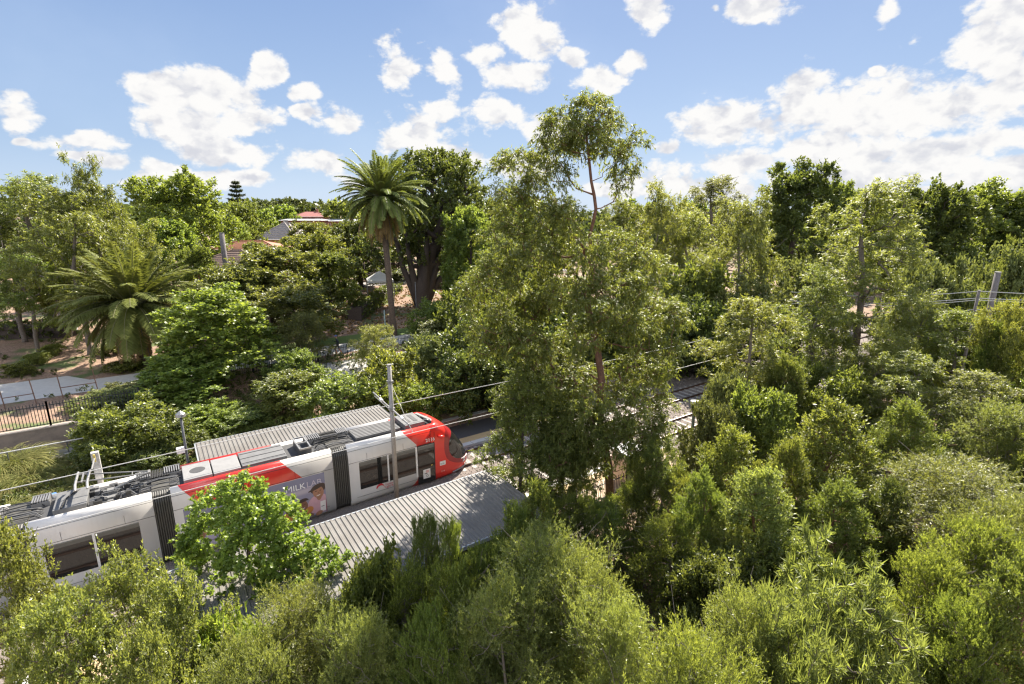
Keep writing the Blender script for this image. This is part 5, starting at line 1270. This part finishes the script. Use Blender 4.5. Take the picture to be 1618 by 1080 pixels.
P('cone', 1592, 372, 62, 54, 'gum', 'light green conical tree above the power poles', G_R)
P('shrubfar', 1560, 490, 90, 39, 'dark', 'dark bush behind the power poles', G_R)
P('gumtall', 1378, 292, 205, 38, 'gum_pale', 'tall pale gum with a bare forked trunk in front of the right skyline', G_R, var=1)
P('gum', 1292, 432, 140, 37, 'gum', 'light green gum with a slim trunk left of the tall pale gum', G_R, var=1)
P('gum', 1182, 472, 150, 33, 'gum_yellow', 'yellow leaved gum right of the shaded track', G_R, var=2)
P('gum', 1440, 470, 120, 33, 'gum_pale', 'pale gum right of the tall pale gum trunk', G_R, var=0)
P('gum', 1505, 492, 160, 31, 'bright', 'wide light green gum at right', G_R)
P('acacia', 1590, 480, 110, 29, 'gum_yellow', 'yellowish wattle below the power poles', G_R)
P('young', 1570, 510, 100, 29, 'bright', 'green young tree right of the wide light green gum', G_R)
P('gum', 1430, 560, 150, 27, 'gum_pale', 'spreading pale gum in front of the wide light green one', G_R)
P('tree', 1240, 590, 90, 31, 'dark', 'dark bush beneath the yellow leaved gum', G_R)
P('shrub', 1150, 600, 90, 28.5, 'grey', 'bluish green bush beside the white capped post', G_R)
P('shrub', 1200, 625, 110, 26, 'mid', 'green bush below the yellow leaved gum', G_R)
P('shrub', 1330, 600, 110, 29, 'mid', 'bush at the foot of the slim gum', G_R)
P('gum', 1350, 560, 100, 31, 'gum', 'light gum under the tall pale gum', G_R)
# middle right
P('young', 1152, 672, 158, 18.9, 'yellow', 'yellow tipped paperbark right of the white capped post', G_R, var=0)
P('young', 1305, 636, 210, 19.4, 'yellow', 'large upright paperbark with yellow green tips in the middle right', G_R, var=1)
P('young', 1432, 632, 140, 21.2, 'mid', 'dark paperbark with a few bright tips right of the large one', G_R, var=2)
P('shrubfar', 1255, 575, 90, 33.5, 'mid', 'green bush at the edge of the ballast below the tall pale gum', G_R)
P('young', 1240, 560, 90, 30, 'gum', 'upright green paperbark left of the slim gum trunk', G_R)
P('gum', 1390, 520, 110, 30, 'gum_yellow', 'yellowish gum in front of the tall pale gum trunk', G_R, var=1)
P('gum', 1540, 590, 150, 25, 'tea', 'grey green gum left of the right edge', G_R)
P('wisp', 1570, 640, 160, 23, 'feather', 'feathery pale bush above the grey path at right', G_R)
P('wisp', 1480, 735, 295, 16.5, 'feather', 'big feathery cream green bush in the right foreground', G_N, var=0)
P('wisp', 1590, 800, 212, 13.5, 'feather', 'feathery pale bush at the right edge in the foreground', G_N, var=1)
P('young', 1195, 735, 199, 15.3, 'tea', 'thin twiggy paperbark with bare pale branches', G_R, var=1)
P('young', 1320, 760, 158, 15.8, 'mid', 'dark stemmed paperbark below the large upright one', G_R, var=2)
P('young', 1240, 690, 125, 18, 'gum', 'green paperbark between the two yellow tipped ones', G_R)
P('young', 1105, 740, 115, 16.2, 'mid', 'shaded paperbark right of the bright upright one', G_R)
P('young', 1400, 760, 125, 16.2, 'dark', 'dark green paperbark left of the feathery cream bush', G_R)
P('brush', 1043, 745, 153, 19, 'yellow', 'bright yellow green bottlebrush right of the central trunk', G_R, var=0)
P('brush', 1050, 830, 153, 16, 'yellow', 'tall yellow green bottlebrush in the centre foreground', G_N, var=1)
P('brush', 945, 800, 153, 18, 'bright', 'bottlebrush in front of the central gum trunk', G_N, var=2)
P('brush', 1000, 770, 106, 20, 'yellow', 'small light bottlebrush behind the tall yellow green one', G_N, var=2)
hero('central_gum', 'tallest gum in the centre with a reddish trunk and open drooping crown against the sky', 21.3,
     [(968, 800), (962, 740, 0), (948, 670, .2), (950, 600, 0), (944, 550, -.1), (928, 480, .3), (936, 420, 0), (932, 370, .2), (941, 330, 0), (935, 286, 0), (926, 215, .2), (932, 175, 0)],
     [(890, 195, 34, 26, 0, 1), (930, 175, 36, 24, .4, 1), (960, 195, 30, 24, -.3, 1), (920, 220, 42, 28, -.4, 1.1), (880, 240, 32, 26, .5, 1), (960, 235, 28, 20, .5, .8), (990, 265, 26, 30, 0, .9), (1005, 225, 18, 26, .3, .5), (975, 305, 13, 12, .2, .22), (880, 275, 26, 20, -.5, .8), (862, 215, 14, 24, 0, .4),
      (815, 262, 40, 26, 1, .9), (850, 300, 30, 26, .5, .9), (820, 330, 40, 34, .8, 1), (868, 350, 34, 34, -.6, 1), (800, 385, 44, 36, .4, 1), (850, 400, 36, 32, -1, .9), (785, 440, 42, 34, 0, 1), (760, 460, 30, 26, .8, .7),
      (905, 405, 30, 30, .8, .8), (975, 395, 40, 30, .6, 1), (1020, 420, 36, 30, 0, .9), (985, 450, 44, 30, -1, 1), (900, 460, 36, 30, -1.4, 1), (1045, 500, 40, 34, .2, 1), (850, 480, 40, 30, .8, .9), (780, 520, 42, 32, -.4, 1), (830, 550, 42, 34, -1, 1), (900, 540, 34, 28, 1, .7), (985, 520, 44, 34, -.8, 1), (1050, 540, 34, 30, -.6, .9), (760, 540, 26, 24, 0, .6),
      (1000, 580, 36, 26, 1, .8), (880, 610, 44, 34, -.6, 1), (930, 640, 36, 30, -1.6, .8), (990, 640, 40, 34, -1, .9), (1030, 680, 34, 34, -.4, .8), (1045, 640, 26, 26, 0, .6), (900, 690, 40, 30, -1, .8), (970, 700, 30, 26, -1.6, .6), (835, 620, 32, 34, 0, .7), (930, 400, 34, 40, -1.4, 1), (945, 470, 40, 40, -1.8, 1), (925, 530, 36, 30, -1.6, .9), (900, 350, 34, 36, -1, 1), (880, 440, 40, 40, 1.2, 1), (820, 490, 44, 40, 1.4, 1), (1000, 490, 44, 40, 1.5, 1), (950, 600, 30, 24, 1.4, .7), (1060, 580, 26, 24, .4, .6), (860, 570, 40, 34, 1.4, .9), (740, 500, 20, 24, 0, .4), (1070, 500, 20, 22, 0, .4), (800, 310, 24, 22, 0, .5), (1020, 610, 30, 30, .8, .8), (920, 720, 36, 26, -.6, .8), (1010, 730, 30, 24, -.4, .7), (915, 665, 40, 30, -.8, 1.5), (885, 715, 44, 30, -.8, 1.5), (942, 690, 34, 30, -1.2, 1.3), (1000, 690, 42, 34, -.8, 1.4), (930, 745, 34, 22, -1.0, 1.1), (890, 640, 40, 34, .8, 1.3), (905, 590, 36, 30, .6, 1)],
     .20, 2150, 7, 13, .165, .038, .48, 'gum', 'red', up=.15, droop=.45, ldroop=.6, seed=31, thin=.008, rise=.35)
hero('gum_sapling', 'slender green gum sapling left of the central trunk, over the end of the near shelter', 20.6,
     [(822, 830), (822, 760), (826, 690), (832, 640), (838, 600)],
     [(838, 610, 34, 30, 0, 1), (815, 650, 34, 28, .4, 1), (860, 660, 36, 30, -.3, 1), (835, 690, 44, 32, 0, 1), (805, 700, 28, 26, .3, .8), (870, 710, 32, 28, 0, .8), (850, 740, 44, 30, -.5, 1), (800, 760, 32, 26, .3, .8), (885, 760, 34, 28, 0, .8), (840, 790, 46, 26, -.4, 1), (800, 630, 24, 24, .2, .6), (770, 720, 22, 22, .2, .5), (880, 650, 30, 30, .3, .8), (905, 720, 26, 26, .2, .7), (830, 580, 22, 26, 0, .5), (780, 790, 26, 24, 0, .7), (870, 810, 40, 28, -.6, 1), (820, 830, 40, 24, -.6, .9)],
     .10, 620, 8, 12, .13, .042, .36, 'mid', 'dark', up=.35, droop=.2, ldroop=.25, seed=33, thin=.006, k=6)
P('acacia', 792, 780, 100, 19.6, 'gum', 'leafy green tree over the right end of the near shelter', G_N, var=1)
P('young', 815, 790, 125, 13.9, 'mid', 'dark leafy tree under the slender sapling', G_N, var=0)
P('acacia', 890, 680, 120, 20.8, 'gum', 'leafy gum filling the gap between the sapling and the central trunk', G_R, var=0)
P('acacia', 1030, 700, 110, 19.6, 'gum', 'leafy gum right of the central trunk, in front of the cabinet', G_R, var=2)
P('brush', 905, 790, 110, 17.2, 'mid', 'dark bottlebrush left of the central trunk foot', G_R, var=1)
P('shrub', 1122, 645, 84, 25.5, 'grey', 'bluish bush hiding the foot of the white capped post', G_R)
P('young', 850, 762, 120, 16.2, 'gum', 'light paperbark standing before the right corner of the near shelter roof', G_N, var=1)
# just beyond the right edge of the picture
for k_, (kd, px_, y_, w_, Y_, c_) in enumerate([('gum', 1720, 470, 170, 27, 'gum_pale'), ('young', 1700, 620, 130, 20, 'gum'), ('wisp', 1760, 720, 190, 17, 'feather'), ('gum', 1800, 420, 180, 36, 'gum'), ('young', 1850, 600, 160, 22, 'yellow'), ('brush', 1760, 880, 180, 12, 'bright'), ('dome', 1780, 320, 170, 70, 'dark'), ('shrub', 1680, 560, 120, 24, 'mid')]):
    P(kd, px_, y_, w_, Y_, c_, 'plant just outside the right edge of the picture', 'plants outside the right edge')
# foreground
hero('plane_tree', 'young bright green plane tree with big lobed leaves in front of the tram', 14.4,
     [(402, 1010), (398, 940), (392, 870), (388, 800), (384, 755)],
     [(385, 775, 34, 26, 0, 1), (340, 800, 36, 30, .2, 1), (430, 810, 38, 30, -.2, 1), (395, 820, 44, 30, -.4, 1), (330, 850, 44, 34, .2, 1), (460, 850, 38, 30, .3, 1), (400, 870, 50, 34, -.6, 1.1), (500, 890, 44, 26, .2, .9), (310, 900, 38, 34, .4, .9), (450, 910, 46, 32, -.3, 1), (370, 930, 48, 32, -.3, 1), (530, 880, 22, 18, .2, .4), (430, 960, 42, 28, -.2, 1), (340, 980, 42, 28, 0, .9), (500, 930, 36, 26, 0, .8), (385, 985, 50, 30, -.5, 1), (295, 940, 34, 32, .3, .8), (465, 990, 40, 26, -.2, .9), (350, 1022, 40, 22, -.2, .7)],
     .085, 860, 5, 12, .098, .086, .29, 'plane', 'dark', 'lobed', up=.3, droop=.1, ldroop=.45, rand=.65, ang=.9, seed=41, thin=.004, r_tip=.006, k=6)
P('pale', 25, 842, 180, 11.5, 'pale', 'pale leaved tree over the tail of the tram at the left edge', G_N, var=0)
P('pale', 215, 888, 200, 11, 'pale', 'pale leaved tree in front of the rear tram windows', G_N, var=1)
P('pale', 100, 960, 220, 9.2, 'pale', 'nearest pale leaved tree in the bottom left corner', G_N, var=1)
P('pale', 290, 930, 180, 10.5, 'pale', 'pale leaved tree below the bright plane tree', G_N, var=0)
P('pale', 240, 1005, 200, 8.4, 'pale', 'low pale green tree at the very bottom left', G_N)
P('shrub', 380, 1000, 165, 10.5, 'plane', 'broad leaved bush at the foot of the plane tree', G_N)
P('wisp', 470, 945, 224, 10.5, 'tea', 'wispy dark bush below the near shelter end', G_N, var=0)
P('wisp', 400, 1020, 200, 9.2, 'tea', 'wispy bush at the bottom left of the centre', G_N, var=1)
P('shrub', 595, 895, 129, 13.2, 'mid', 'green leaved bush against the olive shelter wall', G_N)
P('young', 600, 880, 94, 14, 'gum', 'thin twiggy young tree rising over the near shelter edge', G_N)
P('wisp', 560, 980, 200, 9.8, 'tea', 'fine leaved bush in the shade at bottom centre left', G_N, var=2)
P('brush', 672, 815, 73, 14.2, 'mid', 'dark upright bottlebrush tip standing over the near shelter roof', G_N, var=0)
P('brush', 712, 826, 68, 14, 'bright', 'bright upright bottlebrush tip right of the dark one over the roof', G_N, var=1)
P('brush', 650, 905, 141, 12.5, 'yellow', 'yellow green bottlebrush in front of the near shelter', G_N, var=2)
P('brush', 720, 900, 153, 12, 'yellow', 'bottlebrush with bright bushy tips right of the first yellow one', G_N, var=0)
P('brush', 690, 990, 177, 9.8, 'bright', 'green bottlebrush at the bottom edge left of centre', G_N, var=1)
P('brush', 775, 862, 129, 13.2, 'mid', 'shaded bottlebrush under the right end of the shelter roof', G_N, var=2)
P('wisp', 850, 850, 236, 12, 'tea', 'large wispy grey green bush right of the near shelter', G_N, var=0)
P('wisp', 905, 880, 224, 11, 'tea', 'wispy bush with brownish twigs in the centre foreground', G_N, var=1)
P('wisp', 800, 930, 224, 10.2, 'tea', 'tall wispy bush at the bottom centre', G_N, var=2)
P('wisp', 960, 960, 224, 9.4, 'tea', 'thin dark bush beside the yellow mound', G_N, var=2)
P('wisp', 1085, 1010, 271, 7.8, 'yellow', 'dense yellow green mound at the bottom edge right of centre', G_N, var=0, cat='shrub')
P('wisp', 1180, 950, 200, 9.6, 'tea', 'feathery grey green bush left of the long leaved bush', G_N, var=1)
P('oleander', 1305, 915, 290, 10.6, 'oleander', 'bush of long narrow pale leaves in whorls in the bottom right', G_N)
P('oleander', 1250, 1000, 220, 8.8, 'oleander', 'lower clump of long narrow leaves at the bottom edge', G_N)
P('brush', 1455, 880, 177, 12.2, 'yellow', 'yellow tipped bottlebrush above the timber edging', G_N, var=1)
P('brush', 1540, 835, 188, 12.8, 'yellow', 'bright bottlebrush below the feathery cream bush', G_N, var=2)
P('young', 1590, 880, 210, 10.4, 'mid', 'dense green paperbark in the bottom right corner', G_N, var=0)
P('brush', 1520, 960, 200, 10.2, 'bright', 'green bottlebrush beside the grey path at bottom right', G_N, var=0)
P('shrub', 1130, 890, 153, 13.5, 'dark', 'dark leafy bush behind the long leaved bush', G_N)
P('shrub', 1250, 870, 165, 14.5, 'dark', 'shaded bush at the foot of the twiggy paperbark', G_N)
P('brush', 1150, 830, 141, 15.5, 'tea', 'thin bottlebrush in the shade right of the tall yellow green one', G_N, var=1)

# tussocks beside the tram
def tussock(label, px, py, r, h, seed):
    rg_ = np.random.default_rng(seed); p = at_z(px, py, 1.0); zb = ground(p.x, p.y); t = thing('grass_tussock', label, 'grass tussock', (p.x, p.y, zb), 0, 'tussocks on the bank left of the tram')
    k = 900; a = rg_.uniform(0, 6.28, k); el = R(1) * rg_.uniform(25, 85, k); L = rg_.uniform(.6, 1.1, k) * h * 1.25; B = []; D = []; Sd = []; Ls = []; V = []; T = []
    h_ = np.stack([np.cos(a), np.sin(a), 0 * a], 1); perp = np.stack([-np.sin(a), np.cos(a), 0 * a], 1); Pp = h_ * rg_.uniform(0, .35, (k, 1)) * r; e = el.copy(); cv = rg_.uniform(0, 1, k)
    for s in range(5):
        d = h_ * np.cos(e)[:, None] + np.array([0, 0, 1.0]) * np.sin(e)[:, None]; B.append(Pp.copy()); D.append(d); Sd.append(perp); Ls.append(L / 5 * 1.35); V.append(cv); T.append(np.full(k, s / 5.0) * rg_.uniform(0, 1, k)); Pp = Pp + d * (L / 5)[:, None]; e = e - .42
    n = k * 5
    link_mesh('blades', leaf_mesh('tussock_blades', np.concatenate(B), np.concatenate(D), np.concatenate(Sd), np.concatenate(Ls), np.full(n, .030), np.concatenate(V), np.concatenate(T), LM['tussock']), t)
for k, (px, py, r, h, lab) in enumerate([(8, 752, 1.0, 1.9, 'tallest grass tussock hiding the ramp at the left edge'), (38, 742, 1.0, 1.8, 'tall tussock in front of the handrail'), (20, 775, 1.1, 1.2, 'big straw coloured grass tussock at the left edge'), (48, 762, 1.1, 1.3, 'yellow green grass tussock right of the straw coloured one'), (75, 745, .9, 1.1, 'grass tussock below the ramp handrail'), (15, 815, 1.0, 1.1, 'grass tussock lowest at the left edge, above the tram tail'), (60, 805, 1.0, 1.0, 'green grass tussock behind the blue topped post'),
        (110, 752, .9, 1.0, 'dark green tussock left of the pantograph head'), (130, 770, .9, 1.0, 'green tussock seen under the pantograph arms'), (180, 752, .9, 1.0, 'shaded tussock right of the squat mast'), (215, 742, .9, 1.0, 'shaded tussock below the lamp post'), (262, 738, .8, .9, 'small tussock at the left end of the far shelter'), (95, 790, .9, 1.0, 'green tussock between the post and the pantograph'), (150, 735, .9, 1.0, 'tussock at the end of the ramp')]):
    tussock(lab, px, py, r, h, 60 + k)
inpath = lambda u, n: ((n > 45.3) & (n < 51.5 + 1.0)) | ((n > 35.4) & (n < 38.4) & (u < 0)) | ((n > 37) & (n < 44.5) & (u < -2.5))
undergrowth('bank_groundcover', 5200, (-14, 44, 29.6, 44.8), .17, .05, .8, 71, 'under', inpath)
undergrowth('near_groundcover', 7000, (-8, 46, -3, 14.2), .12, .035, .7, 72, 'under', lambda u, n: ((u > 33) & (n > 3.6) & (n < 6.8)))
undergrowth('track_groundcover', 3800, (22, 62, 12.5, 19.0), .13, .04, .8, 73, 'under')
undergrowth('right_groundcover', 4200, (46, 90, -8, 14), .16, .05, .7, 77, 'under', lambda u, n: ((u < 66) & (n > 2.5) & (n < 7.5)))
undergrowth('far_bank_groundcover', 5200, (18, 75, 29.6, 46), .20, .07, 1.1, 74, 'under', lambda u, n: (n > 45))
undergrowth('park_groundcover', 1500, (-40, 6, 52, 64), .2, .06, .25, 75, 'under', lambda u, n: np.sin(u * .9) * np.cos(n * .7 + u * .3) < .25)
def far_canopy(seed):
    rg_ = np.random.default_rng(seed); k = 5200; a = rg_.uniform(R(-60), R(60), k); d = 120 + 380 * rg_.uniform(0, 1, k) ** 1.3; x = np.sin(a) * d; y = np.cos(a) * d
    hmp = 6.0 + 3.0 * np.sin(x * .11 + 1) * np.cos(y * .13) + 1.5 * np.sin(x * .37) * np.cos(y * .29); f = rg_.uniform(0, 1, k) ** .5
    ok = ~((a > R(-32)) & (a < R(-15)) & (d < 215)); x, y, hmp, f = x[ok], y[ok], hmp[ok], f[ok]
    C = np.stack([x, y, np.array([ground(p_, q_) for p_, q_ in zip(x, y)]) + hmp * f], 1); O = nrm(rg_.normal(0, .7, (len(x), 3)) + np.array([0, 0, .7]))
    tag(link_mesh('distant_canopy', leaf_mesh('distant_canopy', *sprays(rg_, C, O, 2.2, 5, 7, 1.5, .8, up=.5, rand=.7), LM['far'], 'broad')), kind='stuff')
far_canopy(80)
# leaf litter under the fig and along the mulch
undergrowth('leaf_litter', 2600, (14, 50, 53, 76), .16, .08, .03, 76, 'dead')

# paths at right
def patch(name, pts, m, dz=.04):
    b = MB().poly([(q.x, q.y, ground(q.x, q.y) + dz) for q in pts]); return tag(b.build(name, m, norm=False), kind='structure')
M_PATHG = mat('path_grey', (.30, .29, .285), .9, noise=(5, .5, (.23, .225, .22)))
patch('side_path', [at_z(1500, 830, .75), at_z(1540, 920, .75), at_z(1800, 800, .6), at_z(1760, 690, .5), at_z(1625, 744, .6)], M_PATHG)
e0, e1 = at_z(1500, 830, .75), at_z(1625, 744, .6); b = MB().obox((e0.x, e0.y, .80), (e1.x, e1.y, .75), .16, .22); k_ = b.build('kerb', M_EDGE); tag(k_, kind='structure')
patch('lower_right_path', [at_z(1380, 1080, 1.0), at_z(1385, 1020, 1.0), at_z(1445, 955, .9), at_z(1500, 985, .9), at_z(1470, 1090, 1.0)], M_PATHG, .06)
e0, e1 = at_z(1390, 1015, 1.1), at_z(1446, 958, 1.0); tt_ = thing('timber_edging', 'weathered timber edge beam beside the grey path at bottom right', 'edging', (e0.x, e0.y, .95)); MB().obox((0, 0, .15), (e1.x - e0.x, e1.y - e0.y, .2), .16, .22).build('beam', mat('edging_timber', (.22, .18, .15), .9), tt_); MB().obox((0, 0, -.3), (0, 0, .25), .14, .14).obox((e1.x - e0.x, e1.y - e0.y, -.3), (e1.x - e0.x, e1.y - e0.y, .3), .14, .14).build('peg', BK['dark'], tt_)

# ------------------------------------------------------------------ the runner on the footpath
def person():
    q = at_z(535, 560, 2.03); zb = ground(q.x, q.y) + .03
    t = thing('person', 'runner in dark clothes, blue cap and orange socks on the pale footpath', 'person', (q.x, q.y, zb), R(200))
    J = {'pelvis': (0, 0, .98, .125), 'waist': (.02, 0, 1.12, .115), 'chest': (.06, 0, 1.32, .145), 'neck0': (.08, 0, 1.46, .075), 'neck': (.095, 0, 1.53, .055), 'head0': (.11, 0, 1.60, .085), 'head': (.115, 0, 1.69, .098), 'crown': (.11, 0, 1.77, .07),
         'nose': (.205, 0, 1.66, .022),
         'hipL': (.0, .09, .93, .095), 'kneeL': (.30, .10, .62, .062), 'ankL': (.12, .10, .30, .040), 'toeL': (.22, .10, .20, .035),
         'hipR': (.0, -.09, .93, .095), 'kneeR': (-.08, -.10, .52, .062), 'ankR': (-.30, -.10, .14, .040), 'toeR': (-.20, -.10, .03, .035),
         'shL': (.06, .19, 1.40, .062), 'elL': (-.14, .24, 1.18, .042), 'wrL': (.06, .22, 1.08, .030), 'haL': (.14, .20, 1.09, .034),
         'shR': (.06, -.19, 1.40, .062), 'elR': (.12, -.25, 1.14, .042), 'wrR': (.32, -.17, 1.24, .030), 'haR': (.40, -.14, 1.27, .034)}
    E_ = [('pelvis', 'waist'), ('waist', 'chest'), ('chest', 'neck0'), ('neck0', 'neck'), ('neck', 'head0'), ('head0', 'head'), ('head', 'crown'), ('head', 'nose'), ('pelvis', 'hipL'), ('hipL', 'kneeL'), ('kneeL', 'ankL'), ('ankL', 'toeL'), ('pelvis', 'hipR'), ('hipR', 'kneeR'), ('kneeR', 'ankR'), ('ankR', 'toeR'),
          ('chest', 'shL'), ('shL', 'elL'), ('elL', 'wrL'), ('wrL', 'haL'), ('chest', 'shR'), ('shR', 'elR'), ('elR', 'wrR'), ('wrR', 'haR')]
    for sd, hx in (('L', (.14, .20, 1.09)), ('R', (.40, -.14, 1.27))):
        for i in range(5):
            o_ = (i - 2) * .017; n1, n2 = f'f{sd}{i}a', f'f{sd}{i}b'; th = i == 0
            J[n1] = (hx[0] + (.03 if th else .055), hx[1] + o_, hx[2] - .01 + (.035 if th else 0), .010); J[n2] = (hx[0] + (.045 if th else .06), hx[1] + o_ * .8, hx[2] - .045 + (.06 if th else 0), .008); E_ += [('ha' + sd, n1), (n1, n2)]
    names = list(J); me = bpy.data.meshes.new('body'); me.from_pydata([J[n][:3] for n in names], [(names.index(a), names.index(c)) for a, c in E_], [])
    o = link_mesh('body', me, t); sk = o.modifiers.new('skin', 'SKIN'); ss = o.modifiers.new('sub', 'SUBSURF'); ss.levels = 2; ss.render_levels = 2; sk.use_smooth_shade = True
    for i, n in enumerate(names):
        r_ = J[n][3]; o.data.skin_vertices[0].data[i].radius = (r_, r_)
    o.data.skin_vertices[0].data[0].use_root = True
    ms = bpy.data.materials.new('person_body'); ms.use_nodes = True; tt = NT(ms.node_tree); bs = tt.n['Principled BSDF']; bs.inputs['Roughness'].default_value = .7
    z = tt.add('ShaderNodeSeparateXYZ', {0: tt.add('ShaderNodeTexCoord').outputs['Object']}).outputs[2]
    c = tt.mix(tt.math('GREATER_THAN', z, .36), (.70, .16, .05), (.36, .20, .14)); c = tt.mix(tt.math('GREATER_THAN', z, .62), c, (.025, .025, .03)); c = tt.mix(tt.math('GREATER_THAN', z, 1.02), c, (.03, .035, .045)); c = tt.mix(tt.math('GREATER_THAN', z, 1.50), c, (.36, .20, .14)); tt.l.new(c, bs.inputs['Base Color']); o.data.materials.append(ms)
    MB().path([(.10, 0, 1.71), (.10, 0, 1.76), (.10, 0, 1.80)], [.112, .105, .05], 12).box(.14, .27, -.08, .08, 1.715, 1.73).build('cap', mat('cap_blue', (.12, .20, .45), .7), t, smooth=False)
    for s in (-1, 1): MB().path([(.11, s * .095, 1.67), (.11, s * .108, 1.665)], .022, 8).build('ear', mat('skin', (.36, .20, .14), .6), t)
    for x, y, zz in ((.20, .10, .19), (-.22, -.10, .03)): MB().path([(x - .14, y, zz + .01), (x - .02, y, zz + .015), (x + .10, y, zz)], [.045, .05, .03], 8).build('shoe', mat('shoe_orange', (.75, .22, .05), .6), t, smooth=True)
    return t
person()
